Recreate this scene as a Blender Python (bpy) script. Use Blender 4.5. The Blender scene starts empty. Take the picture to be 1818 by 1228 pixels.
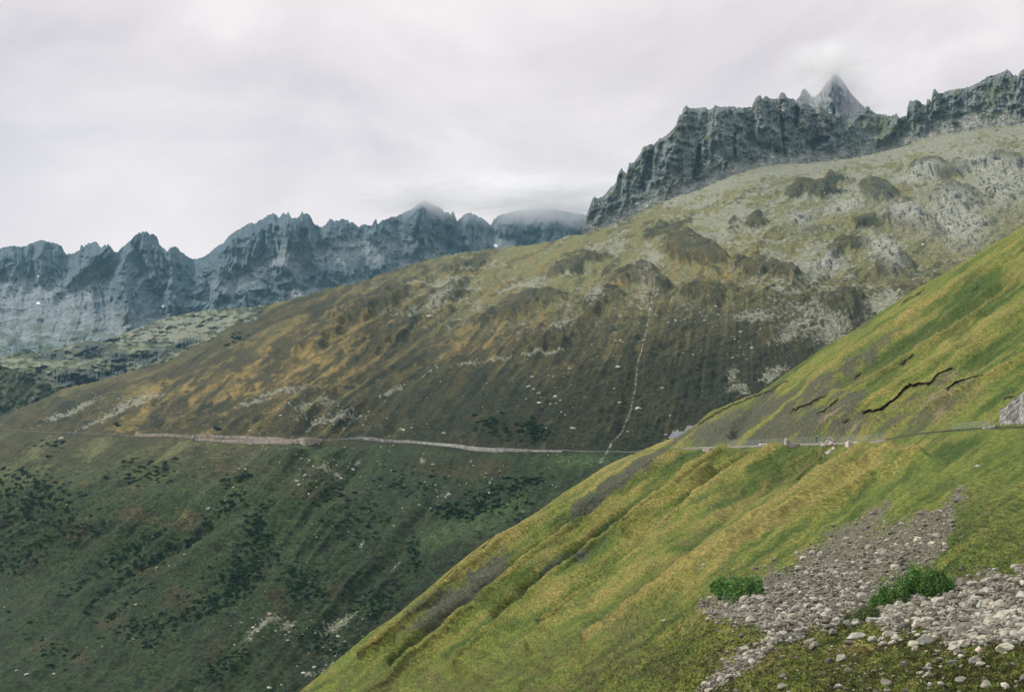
import bpy, math, random
import numpy as np
C = bpy.context.scene
COL = C.collection
R = math.radians
# ------------------------------------------------------------------ camera
W, H, F, HY = 1818, 1228, 2525.0, 690.0          # photograph frame, focal length in its pixels, horizon row
PITCH = math.atan((HY - H / 2) / F)
cam_d = bpy.data.cameras.new('camera'); cam = bpy.data.objects.new('camera', cam_d); COL.objects.link(cam)
cam_d.sensor_fit = 'HORIZONTAL'; cam_d.sensor_width = 36.0; cam_d.lens = 36.0 * F / W
cam_d.clip_start = 0.5; cam_d.clip_end = 60000
cam.rotation_euler = (math.pi / 2 + PITCH, 0, 0)
C.camera = cam
# ------------------------------------------------------------------ sky and sun
SUN_AZ, SUN_EL = R(-58), R(40)                     # azimuth from +Y towards +X: the light comes from ahead on the left
wd = bpy.data.worlds.new("World"); C.world = wd; wd.use_nodes = True
nt = wd.node_tree; N = nt.nodes; L = nt.links
for n in list(N): N.remove(n)
out = N.new('ShaderNodeOutputWorld'); bg = N.new('ShaderNodeBackground'); L.new(bg.outputs[0], out.inputs[0])
bg.inputs[1].default_value = 0.1
sk = N.new('ShaderNodeTexSky'); sk.sky_type = 'NISHITA'; sk.sun_disc = False
sk.sun_elevation = SUN_EL; sk.sun_rotation = SUN_AZ; sk.altitude = 2000
tc = N.new('ShaderNodeTexCoord')
mp = N.new('ShaderNodeMapping'); mp.inputs['Scale'].default_value = (3.0, 3.0, 5.5); mp.inputs['Location'].default_value = (0.35, 0.0, 0.4)
L.new(tc.outputs['Generated'], mp.inputs[0])
nz = N.new('ShaderNodeTexNoise'); nz.inputs['Scale'].default_value = 1.7; nz.inputs['Detail'].default_value = 6; nz.inputs['Roughness'].default_value = 0.52
nz.inputs['Distortion'].default_value = 0.4
L.new(mp.outputs[0], nz.inputs['Vector'])
rp = N.new('ShaderNodeValToRGB'); L.new(nz.outputs[0], rp.inputs[0])
e = rp.color_ramp.elements
e[0].position = 0.34; e[0].color = (7.3, 6.5, 6.7, 1)
e[1].position = 0.62; e[1].color = (10.2, 9.1, 8.95, 1)
sp = N.new('ShaderNodeSeparateXYZ'); L.new(tc.outputs['Generated'], sp.inputs[0])
# overcast: brighter towards the zenith
mr = N.new('ShaderNodeMapRange'); mr.inputs[1].default_value = 0.28; mr.inputs[2].default_value = 0.9; mr.inputs[3].default_value = 1.0; mr.inputs[4].default_value = 1.6
L.new(sp.outputs[2], mr.inputs[0])
lo = N.new('ShaderNodeMapRange'); lo.inputs[1].default_value = 0.05; lo.inputs[2].default_value = 0.17; lo.inputs[3].default_value = .75; lo.inputs[4].default_value = 0.0
L.new(sp.outputs[2], lo.inputs[0])
bright = N.new('ShaderNodeMix'); bright.data_type = 'RGBA'; bright.inputs['B'].default_value = (10.3, 9.2, 9.0, 1)
L.new(lo.outputs[0], bright.inputs['Factor']); L.new(rp.outputs[0], bright.inputs['A'])
sc = N.new('ShaderNodeVectorMath'); sc.operation = 'SCALE'; L.new(bright.outputs['Result'], sc.inputs[0]); L.new(mr.outputs[0], sc.inputs['Scale'])
zb = N.new('ShaderNodeMapRange'); zb.inputs[1].default_value = 0.3; zb.inputs[2].default_value = 0.7; L.new(sp.outputs[2], zb.inputs[0])
zc = N.new('ShaderNodeMix'); zc.data_type = 'RGBA'; zc.inputs['A'].default_value = (1, 1, 1, 1); zc.inputs['B'].default_value = (.80, .95, 1.0, 1); L.new(zb.outputs[0], zc.inputs['Factor'])
zm = N.new('ShaderNodeVectorMath'); zm.operation = 'MULTIPLY'; L.new(sc.outputs[0], zm.inputs[0]); L.new(zc.outputs['Result'], zm.inputs[1]); sc = zm
mx = N.new('ShaderNodeMix'); mx.data_type = 'RGBA'; mx.inputs['Factor'].default_value = 0.94
L.new(sk.outputs[0], mx.inputs['A']); L.new(sc.outputs[0], mx.inputs['B']); L.new(mx.outputs['Result'], bg.inputs[0])
sun_d = bpy.data.lights.new('sun', 'SUN'); sun_d.energy = 3.5; sun_d.angle = R(6); sun_d.color = (1.0, 0.95, 0.85)
sun = bpy.data.objects.new('sun', sun_d); COL.objects.link(sun)
sun.rotation_euler = (math.pi / 2 - SUN_EL, 0, math.pi - SUN_AZ)
C.view_settings.view_transform = 'Standard'; C.view_settings.look = 'None'; C.view_settings.gamma = 1.0
C.view_settings.exposure = 0.0
C.cycles.volume_bounces = 1; C.cycles.max_bounces = 16; C.cycles.diffuse_bounces = 12; C.cycles.transmission_bounces = 16; C.cycles.transparent_max_bounces = 64
C.cycles.use_denoising = True; C.cycles.denoiser = 'OPENIMAGEDENOISE'; C.cycles.denoising_input_passes = 'RGB_ALBEDO_NORMAL'; C.cycles.denoising_prefilter = 'ACCURATE'
C.cycles.volume_max_steps = 256

# ------------------------------------------------------------------ numeric helpers
rng = np.random.default_rng(7)
random.seed(7)
f4 = np.float32
def _h(ix, iy, iz, s):
    h = (ix.astype(np.int64) * 374761393 + iy.astype(np.int64) * 668265263 + iz.astype(np.int64) * 2147483647 + s * 974634777) & 0xffffffff
    h = ((h ^ (h >> 13)) * 1274126177) & 0xffffffff
    return h ^ (h >> 16)
def noise3(x, y, z=None, s=0):
    """gradient noise, about -1..1"""
    x = np.asarray(x, f4); y = np.asarray(y, f4)
    z = np.zeros_like(x) if z is None else np.asarray(z, f4)
    x, y, z = np.broadcast_arrays(x, y, z)
    ix = np.floor(x); iy = np.floor(y); iz = np.floor(z)
    fx = x - ix; fy = y - iy; fz = z - iz
    ix = ix.astype(np.int32); iy = iy.astype(np.int32); iz = iz.astype(np.int32)
    u = fx * fx * fx * (fx * (fx * 6 - 15) + 10); v = fy * fy * fy * (fy * (fy * 6 - 15) + 10); w = fz * fz * fz * (fz * (fz * 6 - 15) + 10)
    flat = not np.any(fz)
    def g(dx, dy, dz):
        h = _h(ix + dx, iy + dy, iz + dz, s)
        a = ((h & 1023).astype(f4)) * f4(2 * math.pi / 1024); c = ((h >> 10 & 1023).astype(f4)) * f4(2 / 1023) - 1
        if flat:
            return (np.cos(a) * (fx - dx) + np.sin(a) * (fy - dy)) * 1.4
        r = np.sqrt(np.maximum(0, 1 - c * c))
        return (r * np.cos(a) * (fx - dx) + r * np.sin(a) * (fy - dy) + c * (fz - dz)) * 1.5
    def plane(dz):
        a = g(0, 0, dz); b = g(1, 0, dz); c = g(0, 1, dz); d = g(1, 1, dz)
        p = a + u * (b - a); q = c + u * (d - c)
        return p + v * (q - p)
    p = plane(0)
    if flat: return p
    return p + w * (plane(1) - p)
def fbm(x, y, z=None, o=4, s=0, g=0.5):
    t = 0; a = 1.0; k = 1.0; n = 0
    for i in range(o):
        t = t + a * noise3(x * k, y * k, None if z is None else z * k, s + i * 17); n += a; a *= g; k *= 2.03
    return t / n * 1.8
def ridged(x, y, z=None, o=4, s=0, g=0.5):
    t = 0; a = 1.0; k = 1.0; n = 0
    for i in range(o):
        t = t + a * (1 - 2.2 * np.abs(noise3(x * k, y * k, None if z is None else z * k, s + i * 31))); n += a; a *= g; k *= 2.03
    return (t / n - .25) * 1.35
def sstep(a, b, x):
    t = np.clip((x - a) / (b - a), 0, 1); return t * t * (3 - 2 * t)
def blob(X, Y, cx, cy, rx, ry=None, ang=0):
    ry = rx if ry is None else ry
    c, s = math.cos(R(ang)), math.sin(R(ang)); dx = X - cx; dy = Y - cy
    return np.exp(-(((dx * c + dy * s) / rx) ** 2 + ((-dx * s + dy * c) / ry) ** 2))
def blobs(X, Y, lst):
    m = np.zeros_like(X)
    for b in lst: m = np.maximum(m, blob(X, Y, *b))
    return m
def seg_d(X, Y, pts):
    d = np.full_like(X, 1e9)
    for (x0, y0), (x1, y1) in zip(pts[:-1], pts[1:]):
        ex, ey = x1 - x0, y1 - y0; q = ex * ex + ey * ey + 1e-9
        t = np.clip(((X - x0) * ex + (Y - y0) * ey) / q, 0, 1)
        d = np.minimum(d, (X - x0 - t * ex) ** 2 + (Y - y0 - t * ey) ** 2)
    return np.sqrt(d)
def stroke(X, Y, pts, w):
    return np.exp(-(seg_d(X, Y, pts) / w) ** 2)
def strokes(X, Y, lst):
    m = np.zeros_like(X)
    for pts, w in lst: m = np.maximum(m, stroke(X, Y, pts, w))
    return m
def poly(X, Y, pts, soft=8.0, wob=0.0, seed=0):
    if wob:
        X = X + wob * fbm(X / (wob * 3), Y / (wob * 3), o=3, s=seed); Y = Y + wob * fbm(X / (wob * 3), Y / (wob * 3), o=3, s=seed + 50)
    ins = np.zeros(X.shape, bool); p = list(pts)
    for (x0, y0), (x1, y1) in zip(p, p[1:] + p[:1]):
        if y0 != y1: ins ^= ((y0 > Y) != (y1 > Y)) & (X < (x1 - x0) * (Y - y0) / (y1 - y0) + x0)
    d = seg_d(X, Y, p + p[:1]); return sstep(-soft, soft, np.where(ins, d, -d))
def ray(px, py, D):
    """world point at depth D (along the lens axis) in the direction of photograph pixel (px, py)"""
    px = np.asarray(px, float); py = np.asarray(py, float)
    xc = (px - W / 2) / F; yc = (H / 2 - py) / F
    c, s = math.cos(PITCH), math.sin(PITCH)
    return np.stack([xc * D, (c - yc * s) * D, (s + yc * c) * D], -1)
def tps(pts):
    p = np.array(pts, float); xy = p[:, :2] / 500; v = np.log(p[:, 2]); n = len(p)
    def U(a, b):
        r2 = ((a[:, None, :] - b[None, :, :]) ** 2).sum(-1); return r2 * np.log(r2 + 1e-9) * 0.5
    A = np.zeros((n + 3, n + 3)); A[:n, :n] = U(xy, xy) + np.eye(n) * 2e-3; A[:n, n] = 1; A[:n, n + 1:] = xy; A[n, :n] = 1; A[n + 1:, :n] = xy.T
    w = np.linalg.solve(A, np.concatenate([v, [0, 0, 0]]))
    gx = np.arange(-420, 2340, 12.0); gy = np.arange(0, 1680, 12.0)
    GX, GY = np.meshgrid(gx, gy); q = np.stack([GX.ravel(), GY.ravel()], -1) / 500
    G = (U(q, xy) @ w[:n] + w[n] + q @ w[n + 1:]).reshape(GX.shape)
    def f(X, Y):
        a = np.clip((X + 420) / 12, 0, len(gx) - 1.001); b = np.clip(Y / 12, 0, len(gy) - 1.001)
        i = a.astype(int); j = b.astype(int); a = a - i; b = b - j
        return np.exp((G[j, i] * (1 - a) + G[j, i + 1] * a) * (1 - b) + (G[j + 1, i] * (1 - a) + G[j + 1, i + 1] * a) * b)
    return f
def interp(pts, x):
    p = np.array(pts, float); return np.interp(x, p[:, 0], p[:, 1])

class Layer:
    """a sheet of ground: columns of photograph pixels, rows from its skyline down, each vertex at its own real distance"""
    def __init__(s, crest, bottom, x0, x1, step, nrow, depth, jag=0.0, jw=6.0, power=1.0, seed=0):
        s.x0, s.step = x0, step
        s.px = np.arange(x0, x1 + .1, step); s.n = len(s.px); s.m = nrow
        s.crest = interp(crest, s.px)
        if jag: s.crest = s.crest + jag * (noise3(s.px / jw, s.px * 0 + 3.3, None, seed) + .7 * noise3(s.px / jw * 2.7, s.px * 0 + 1.7, None, seed + 5))
        s.bot = np.maximum(interp(bottom, s.px), s.crest + 4)
        v = np.linspace(0, 1, nrow) ** power
        s.power = power
        s.PX = np.broadcast_to(s.px, (nrow, s.n)).copy(); s.PY = s.crest + (s.bot - s.crest) * v[:, None]
        s.D = depth(s.PX, s.PY); s.disp = np.zeros_like(s.D); s.ndisp = np.zeros_like(s.D)
    def place(s, sm=3, lim=None):
        s.P = ray(s.PX, s.PY, s.D); n = s.normals(sm)
        n[(n * s.P).sum(-1) > 0] *= -1
        c = np.clip(-(n * s.P).sum(-1) / np.linalg.norm(s.P, axis=-1), .33, 1)
        D0 = s.D; s.D = s.D - s.disp / c
        if lim is not None:                       # no overhangs: every column keeps coming nearer downhill
            q = s.D - lim * D0; q = np.minimum.accumulate(q, axis=0); s.D = q + lim * D0
        s.P = ray(s.PX, s.PY, s.D) + n * s.ndisp[..., None]
    def normals(s, sm=0):
        P = s.P
        for _ in range(sm):
            P = P.copy(); P[1:-1] = (P[:-2] + P[2:] + 2 * P[1:-1]) / 4; P[:, 1:-1] = (P[:, :-2] + P[:, 2:] + 2 * P[:, 1:-1]) / 4
        a = np.gradient(P, axis=0); b = np.gradient(P, axis=1); n = np.cross(a, b)
        n /= np.linalg.norm(n, axis=-1, keepdims=True) + 1e-12
        return n
    def at(s, px, py):
        c = np.clip((px - s.x0) / s.step, 0, s.n - 1.001); i = int(c); fc = c - i
        cr = s.crest[i] * (1 - fc) + s.crest[i + 1] * fc; bo = s.bot[i] * (1 - fc) + s.bot[i + 1] * fc
        v = np.clip((py - cr) / (bo - cr), 0, 1) ** (1 / s.power) * (s.m - 1); j = int(min(v, s.m - 2)); fv = v - j
        Q = s.P
        return (Q[j, i] * (1 - fc) + Q[j, i + 1] * fc) * (1 - fv) + (Q[j + 1, i] * (1 - fc) + Q[j + 1, i + 1] * fc) * fv
    def mesh(s, name, mat, masks, back=(), smooth=True):
        """back: (horizontal distance behind the skyline, drop) rows closing the far side"""
        P = s.P; M = {k: v for k, v in masks.items()}
        if back:
            c = P[0]; d = c[:, :2] / np.linalg.norm(c[:, :2], axis=1, keepdims=True)
            rows = []
            for r, dz in back[::-1]:
                q = c.copy(); q[:, :2] += d * r; q[:, 2] -= dz; rows.append(q)
            P = np.concatenate([np.array(rows), P]); M = {k: np.concatenate([np.repeat(v[:1], len(back), 0), v]) for k, v in M.items()}
        m, n = P.shape[:2]
        idx = np.arange(m * n).reshape(m, n)
        q = np.stack([idx[:-1, :-1], idx[1:, :-1], idx[1:, 1:], idx[:-1, 1:]], -1).reshape(-1, 4)
        o = raw_mesh(name, P.reshape(-1, 3), q, mat, smooth)
        for k, v in M.items():
            a = o.data.attributes.new(k, 'FLOAT', 'POINT'); a.data.foreach_set('value', np.clip(v, 0, 1).astype(f4).ravel())
        return o
def raw_mesh(name, V, Q, mat, smooth=True, parent=None, link=True):
    V = np.asarray(V, f4); Q = np.asarray(Q, np.int32); k = Q.shape[1]
    me = bpy.data.meshes.new(name)
    me.vertices.add(len(V)); me.vertices.foreach_set('co', V.ravel())
    me.loops.add(Q.size); me.loops.foreach_set('vertex_index', Q.ravel())
    me.polygons.add(len(Q)); me.polygons.foreach_set('loop_start', np.arange(0, Q.size, k, dtype=np.int32))
    me.polygons.foreach_set('loop_total', np.full(len(Q), k, np.int32))
    me.polygons.foreach_set('use_smooth', np.full(len(Q), smooth, bool))
    me.update(calc_edges=True); me.materials.append(mat)
    o = bpy.data.objects.new(name, me)
    if link: COL.objects.link(o)
    if parent is not None: o.parent = parent
    return o
def tag(o, label=None, cat=None, group=None, kind=None):
    if label: o['label'] = label
    if cat: o['category'] = cat
    if group: o['group'] = group
    if kind: o['kind'] = kind
    return o

# ------------------------------------------------------------------ materials
def new_mat(name):
    m = bpy.data.materials.new(name); m.use_nodes = True; t = m.node_tree
    b = t.nodes['Principled BSDF']; b.inputs['Roughness'].default_value = 0.95; b.inputs['Specular IOR Level'].default_value = 0.12
    return m, t, b
def ground_mat(name, base, layers=(), mott=(), tint=None, bump=()):
    """base colour, then colours laid in by material attribute; mott: (scale vec, rotation y, amount, detail); tint: (colour, scale vec, rot, strength)"""
    m, t, b = new_mat(name); N = t.nodes; L = t.links
    tc = N.new('ShaderNodeTexCoord')
    def noise(sv, rot, det=4, ro=.6):
        mp = N.new('ShaderNodeMapping'); mp.vector_type = 'TEXTURE'
        mp.inputs['Rotation'].default_value = (0, R(rot), 0); mp.inputs['Scale'].default_value = sv
        L.new(tc.outputs['Object'], mp.inputs[0])
        n = N.new('ShaderNodeTexNoise'); n.inputs['Scale'].default_value = 1; n.inputs['Detail'].default_value = det; n.inputs['Roughness'].default_value = ro
        L.new(mp.outputs[0], n.inputs['Vector']); return n.outputs[0]
    def rgb(c):
        n = N.new('ShaderNodeRGB'); n.outputs[0].default_value = (*c, 1); return n.outputs[0]
    col = rgb(base)
    if tint:
        for (c, sv, rot, st) in tint:
            r = N.new('ShaderNodeMapRange'); r.inputs[1].default_value = .42; r.inputs[2].default_value = .62; r.inputs[4].default_value = st
            L.new(noise(sv, rot, 3), r.inputs[0])
            x = N.new('ShaderNodeMix'); x.data_type = 'RGBA'; L.new(r.outputs[0], x.inputs['Factor']); L.new(col, x.inputs['A']); x.inputs['B'].default_value = (*c, 1)
            col = x.outputs['Result']
    for a, c in layers:
        at = N.new('ShaderNodeAttribute'); at.attribute_name = a
        x = N.new('ShaderNodeMix'); x.data_type = 'RGBA'; L.new(at.outputs['Fac'], x.inputs['Factor']); L.new(col, x.inputs['A']); x.inputs['B'].default_value = (*c, 1)
        col = x.outputs['Result']
    for sv, rot, amt, det in mott:
        r = N.new('ShaderNodeMapRange'); r.inputs[1].default_value = .28; r.inputs[2].default_value = .72; r.inputs[3].default_value = 1 - amt; r.inputs[4].default_value = 1 + amt; r.clamp = False
        L.new(noise(sv, rot, det, .65), r.inputs[0])
        q = N.new('ShaderNodeMath'); q.operation = 'MAXIMUM'; q.inputs[1].default_value = .12; L.new(r.outputs[0], q.inputs[0])
        v = N.new('ShaderNodeVectorMath'); v.operation = 'SCALE'; L.new(col, v.inputs[0]); L.new(q.outputs[0], v.inputs['Scale']); col = v.outputs[0]
    L.new(col, b.inputs['Base Color'])
    prev = None
    for sv, rot, dist, st in bump:
        bp = N.new('ShaderNodeBump'); bp.inputs['Strength'].default_value = st; bp.inputs['Distance'].default_value = dist
        L.new(noise(sv, rot, 5, .65), bp.inputs['Height'])
        if prev: L.new(prev, bp.inputs['Normal'])
        prev = bp.outputs[0]
    if prev: L.new(prev, b.inputs['Normal'])
    return m

M_fg = ground_mat('alpine_turf', (.138, .172, .031),
    layers=[('green', (.044, .078, .015)), ('dry', (.275, .215, .066)), ('heath', (.105, .100, .034)), ('bare', (.078, .077, .056)), ('stony', (.15, .13, .095)), ('soil_shade', (.036, .027, .019)), ('earth', (.27, .20, .11))],
    tint=[((.090, .118, .020), (9, 3, 1.2), 37, .75)],
    mott=[((3.2, .7, .45), 37, .45, 4), ((1.1, .7, .45), 25, .55, 4), ((.4, .25, .2), 20, .5, 3)], bump=[((1.4, .6, .45), 37, .6, 1.0)])
M_hill = ground_mat('heath_hillside', (.052, .046, .020),
    layers=[('olive', (.165, .160, .066)), ('ochre', (.215, .150, .046)), ('green', (.029, .052, .020)), ('dark', (.016, .022, .013)), ('lush', (.046, .074, .028)), ('grey', (.225, .225, .165)), ('rock', (.30, .30, .255)), ('cliff', (.060, .070, .068)), ('pale', (.34, .32, .25))],
    mott=[((7, 5, 2.2), 30, .5, 5), ((2.2, 1.8, .9), 20, .75, 3)], bump=[((3, 2, 1.2), 30, 1.4, 1.0)])
M_range = ground_mat('hazy_far_rock', (.085, .118, .140),  # blue of distant haze mixed into the rock colour
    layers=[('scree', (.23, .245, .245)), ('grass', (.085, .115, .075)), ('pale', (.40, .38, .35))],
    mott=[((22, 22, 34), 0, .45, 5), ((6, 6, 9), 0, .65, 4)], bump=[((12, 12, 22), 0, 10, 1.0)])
M_crag = ground_mat('crag_rock', (.145, .165, .160),
    layers=[('scree', (.26, .255, .215)), ('grass', (.092, .105, .048)), ('pale', (.26, .235, .19))],
    mott=[((9, 9, 14), 0, .5, 5), ((2.5, 2.5, 4), 0, .7, 4)], bump=[((4, 4, 7), 0, 3, 1.0)])
M_peak = ground_mat('peak_rock', (.20, .21, .22), layers=[('scree', (.30, .30, .30)), ('grass', (.1, .1, .1)), ('pale', (.4, .4, .4))], mott=[((9, 9, 16), 0, .4, 5)])

# ------------------------------------------------------------------ terrain outlines (photograph pixels)
CR_FG = [(280,1404),(420,1308),(530,1228),(560,1204),(600,1170),(660,1120),(700,1094),(760,1045),(800,1010),(840,978),(880,950),(920,930),(960,905),(1000,875),(1040,850),(1080,826),(1110,812),(1135,801),(1150,795),(1168,787),(1185,780),(1203,776),(1222,762),(1238,750),(1260,731),(1290,718),(1320,706),(1345,698),(1365,685),(1400,660),(1440,632),(1480,605),(1520,585),(1560,555),(1600,530),(1640,505),(1680,483),(1720,460),(1760,435),(1800,412),(1818,400),(1900,350),(2150,190)]
CR_HILL = [(-320,850),(-100,775),(0,742),(60,715),(120,688),(190,672),(250,652),(300,640),(345,613),(380,602),(396,588),(412,580),(430,574),(446,574),(458,566),(470,550),(482,540),(500,535),(540,525),(580,512),(620,505),(650,497),(700,480),(735,470),(760,462),(790,453),(830,447),(880,441),(940,436),(990,425),(1010,418),(1035,416),(1070,405),(1100,395),(1130,380),(1170,362),(1200,350),(1240,338),(1270,325),(1300,312),(1340,300),(1380,292),(1420,290),(1480,284),(1520,280),(1560,272),(1600,262),(1640,245),(1700,236),(1760,226),(1818,222),(2100,190)]
CR_CRAG = [(960,560),(1000,500),(1030,420),(1036,400),(1044,375),(1052,352),(1056,350),(1062,354),(1075,345),(1082,335),(1094,325),(1096,312),(1103,298),(1107,304),(1112,309),(1114,300),(1117,290),(1126,289),(1130,282),(1138,270),(1142,260),(1150,258),(1154,257),(1160,258),(1166,252),(1170,247),(1180,243),(1190,234),(1200,223),(1203,212),(1207,203),(1211,203),(1213,193),(1219,187),(1224,192),(1236,192),(1244,191),(1252,190),(1256,195),(1264,194),(1269,187),(1280,190),(1290,190),(1300,188),(1308,191),(1320,191),(1335,191),(1338,182),(1342,174),(1349,169),(1352,174),(1355,176),(1358,171),(1362,172),(1367,176),(1374,175),(1382,175),(1384,168),(1388,164),(1394,165),(1396,172),(1402,175),(1410,176),(1414,182),(1420,183),(1426,181),(1432,184),(1440,188),(1448,190),(1458,190),(1468,198),(1478,204),(1490,211),(1500,212),(1512,212),(1520,204),(1528,196),(1538,190),(1543,190),(1546,196),(1556,202),(1570,204),(1580,207),(1588,204),(1592,201),(1596,209),(1602,208),(1610,205),(1611,190),(1615,180),(1622,179),(1629,178),(1634,182),(1638,185),(1644,188),(1646,176),(1649,177),(1653,180),(1655,170),(1657,159),(1661,157),(1665,166),(1672,166),(1682,162),(1695,159),(1712,157),(1724,153),(1740,145),(1756,135),(1770,132),(1784,127),(1788,123),(1794,127),(1800,134),(1808,134),(1812,126),(1820,123),(1900,110),(2100,90)]
CR_PEAK = [(1330,300),(1380,230),(1410,180),(1420,172),(1424,160),(1429,157),(1434,162),(1437,168),(1442,172),(1450,170),(1456,164),(1463,153),(1470,143),(1478,134),(1484,130),(1492,138),(1500,150),(1508,162),(1516,172),(1526,182),(1534,190),(1560,215),(1620,250),(1700,290)]
CR_RANGE = [(-320,480),(-150,445),(0,440),(22,437),(40,438),(60,430),(72,426),(85,429),(100,433),(110,437),(112,442),(118,453),(122,449),(124,452),(132,449),(136,445),(139,447),(142,442),(143,436),(150,437),(158,431),(165,430),(171,428),(176,437),(180,439),(186,434),(189,437),(191,432),(197,438),(201,445),(206,447),(210,447),(216,440),(224,433),(236,423),(240,417),(248,413),(256,411),(262,412),(266,418),(272,415),(278,420),(283,433),(290,441),(298,446),(303,440),(310,436),(316,440),(319,446),(327,451),(333,456),(340,460),(350,459),(362,456),(370,450),(378,443),(386,436),(396,432),(402,425),(408,418),(416,413),(424,408),(432,402),(440,397),(446,396),(450,398),(460,392),(470,387),(478,381),(486,378),(491,382),(495,387),(500,381),(503,378),(506,381),(512,377),(514,380),(517,386),(522,388),(530,386),(534,380),(536,374),(539,381),(544,379),(549,381),(553,388),(556,397),(562,399),(566,401),(571,404),(578,398),(584,390),(586,387),(589,390),(594,393),(598,391),(603,392),(606,389),(612,389),(618,391),(620,396),(624,393),(628,396),(634,401),(638,403),(644,399),(650,397),(652,401),(660,401),(664,393),(668,389),(670,398),(680,391),(690,387),(705,384),(720,376),(735,369),(745,360),(752,354),(760,360),(770,364),(780,368),(786,372),(789,378),(794,375),(800,380),(805,373),(808,384),(812,394),(818,386),(826,380),(834,378),(842,381),(850,385),(858,389),(866,395),(872,400),(876,390),(885,382),(920,374),(980,372),(1035,380),(1100,390),(1300,370)]
CR_KNOLL = [(-320,670),(0,634),(40,622),(70,627),(100,618),(130,610),(160,603),(175,607),(195,600),(230,588),(260,576),(300,563),(340,555),(400,546),(440,546),(480,538),(520,530),(620,530)]
CR_SPUR = [(-320,600),(0,648),(30,658),(60,672),(85,680),(105,690),(125,700),(160,725),(220,780)]
FG_ROAD = [(1060,806),(1110,803.5),(1140,800),(1200,797),(1250,795),(1300,793.5),(1350,791.5),(1400,789.5),(1450,788),(1500,787),(1545,786),(1575,780),(1620,771),(1680,765),(1740,761),(1790,759),(1818,758),(2000,752),(2200,748)]
HILL_ROAD = [(-320,758),(0,762),(60,766),(120,768),(200,772),(240,774),(300,776),(360,778),(420,780),(480,782),(520,784),(545,785),(580,781),(620,780),(660,782),(700,786),(760,790),(800,794),(830,797),(880,799),(950,800),(1000,800),(1050,802),(1140,804),(1300,806),(2000,806)]

# ------------------------------------------------------------------ far range
dR = tps([(-320,480,4300),(0,440,4300),(110,440,4350),(250,412,4250),(340,460,4400),(540,380,4250),(750,355,4300),(870,400,4450),(1035,380,4500),(1300,370,4600),
          (-320,700,3000),(0,560,3750),(80,540,3850),(60,620,3300),(250,600,3350),(180,500,4050),(330,560,3800),(250,500,4000),(420,500,4000),(600,530,3850),(750,470,4050),(880,450,4150),(1035,430,4250),(600,700,3300),(1300,600,3600),(0,800,2700)])
Rg = Layer(CR_RANGE, [(-320,760),(250,720),(620,620),(1000,500),(1300,470)], -240, 1140, 1.3, 260, dR, jag=1.9, jw=3.6, seed=3)
X, Y = Rg.PX, Rg.PY
low = sstep(0.0, 1.0, (Y - Rg.crest) / 90)
wx = X + 14 * fbm(X / 60, Y / 60, o=3, s=2)
wx = wx + (Y - 450) * 0.25 * np.sin(X / 130.)
sc_m = np.clip(blobs(X, Y, [(70,540,90,38,10),(140,505,60,12,-38),(100,570,120,30,8),(640,445,90,26,-6),(520,460,38,26,-20),(440,490,60,14,-25),(330,600,140,25,-8),(300,575,60,18,0),(735,462,45,14,-20),(880,428,30,10,0),(560,515,60,12,-10)]) * 1.25 + .9 * poly(X, Y, [(-300,520),(60,492),(100,515),(150,500),(190,465),(150,520),(120,545),(190,560),(260,580),(330,560),(300,600),(200,620),(60,640),(-300,660)], 34, 26, 5) * (.25 + .6 * sstep(-.3, .4, ridged((X - 70) / (20 + .25 * np.abs(Y - 420)), Y / 200, o=3, s=15))), 0, 1)
big = ridged(wx / 75, Y / 420, o=2, s=11)
med = ridged(wx / 24, Y / 160, o=3, s=12)
fin = ridged(wx / 8 + .02 * Y, Y / 34, o=3, s=13)
k = (1 - .8 * sc_m) * (0.25 + .75 * sstep(0, 25, Y - Rg.crest))
Rg.disp += k * (46 * big + 24 * med + 9 * fin + 14 * ridged(X / 34 + Y / 50, Y / 26 - X / 70, o=4, s=14)) + 8 * fbm(X / 30, Y / 18, o=4, s=9) * (0.3 + sc_m)
# the sheltering buttresses and hollows that read in the photograph
Rg.D += 110 * strokes(X, Y, [([(240,440),(262,500),(285,560)], 16), ([(345,462),(330,520),(318,560)], 14), ([(120,455),(95,520)], 18), ([(560,402),(570,440)], 12), ([(812,395),(800,440)], 9), ([(874,402),(870,440)], 8)])
Rg.D -= 120 * strokes(X, Y, [([(191,440),(150,480),(90,525)], 12), ([(215,500),(225,560)], 16), ([(300,450),(306,540)], 12), ([(400,440),(390,520)], 16), ([(520,395),(505,470)], 14), ([(750,372),(735,440)], 18)])
Rg.place()
scr = np.clip(sc_m + .5 * sstep(.15, .6, fbm(X / 22, Y / 9, o=4, s=40)) * sstep(10, 70, Y - Rg.crest) - .25 * np.clip(med, -1, 1), 0, 1)
gr = sstep(545, 615, Y + 30 * fbm(X / 40, Y / 20, o=3, s=41)) * sstep(-.2, .3, fbm(X / 30, Y / 12, o=4, s=42))
M = dict(scree=scr * .8, grass=gr * .95, pale=np.clip(blobs(X, Y, [(735,464,26,8,-20),(770,452,14,6,-20),(160,520,10,14,30),(178,510,8,12,30),(420,500,12,8,0),(465,475,22,6,-28),(525,520,8,6,0),(880,437,6,4)]) * sstep(-.3, .4, fbm(X / 5, Y / 6, o=3, s=43)), 0, 1))
o = Rg.mesh('mountain_range', M_range, M, back=((150, 60), (700, 400), (1800, 1100))); tag(o, kind='structure')

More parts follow.
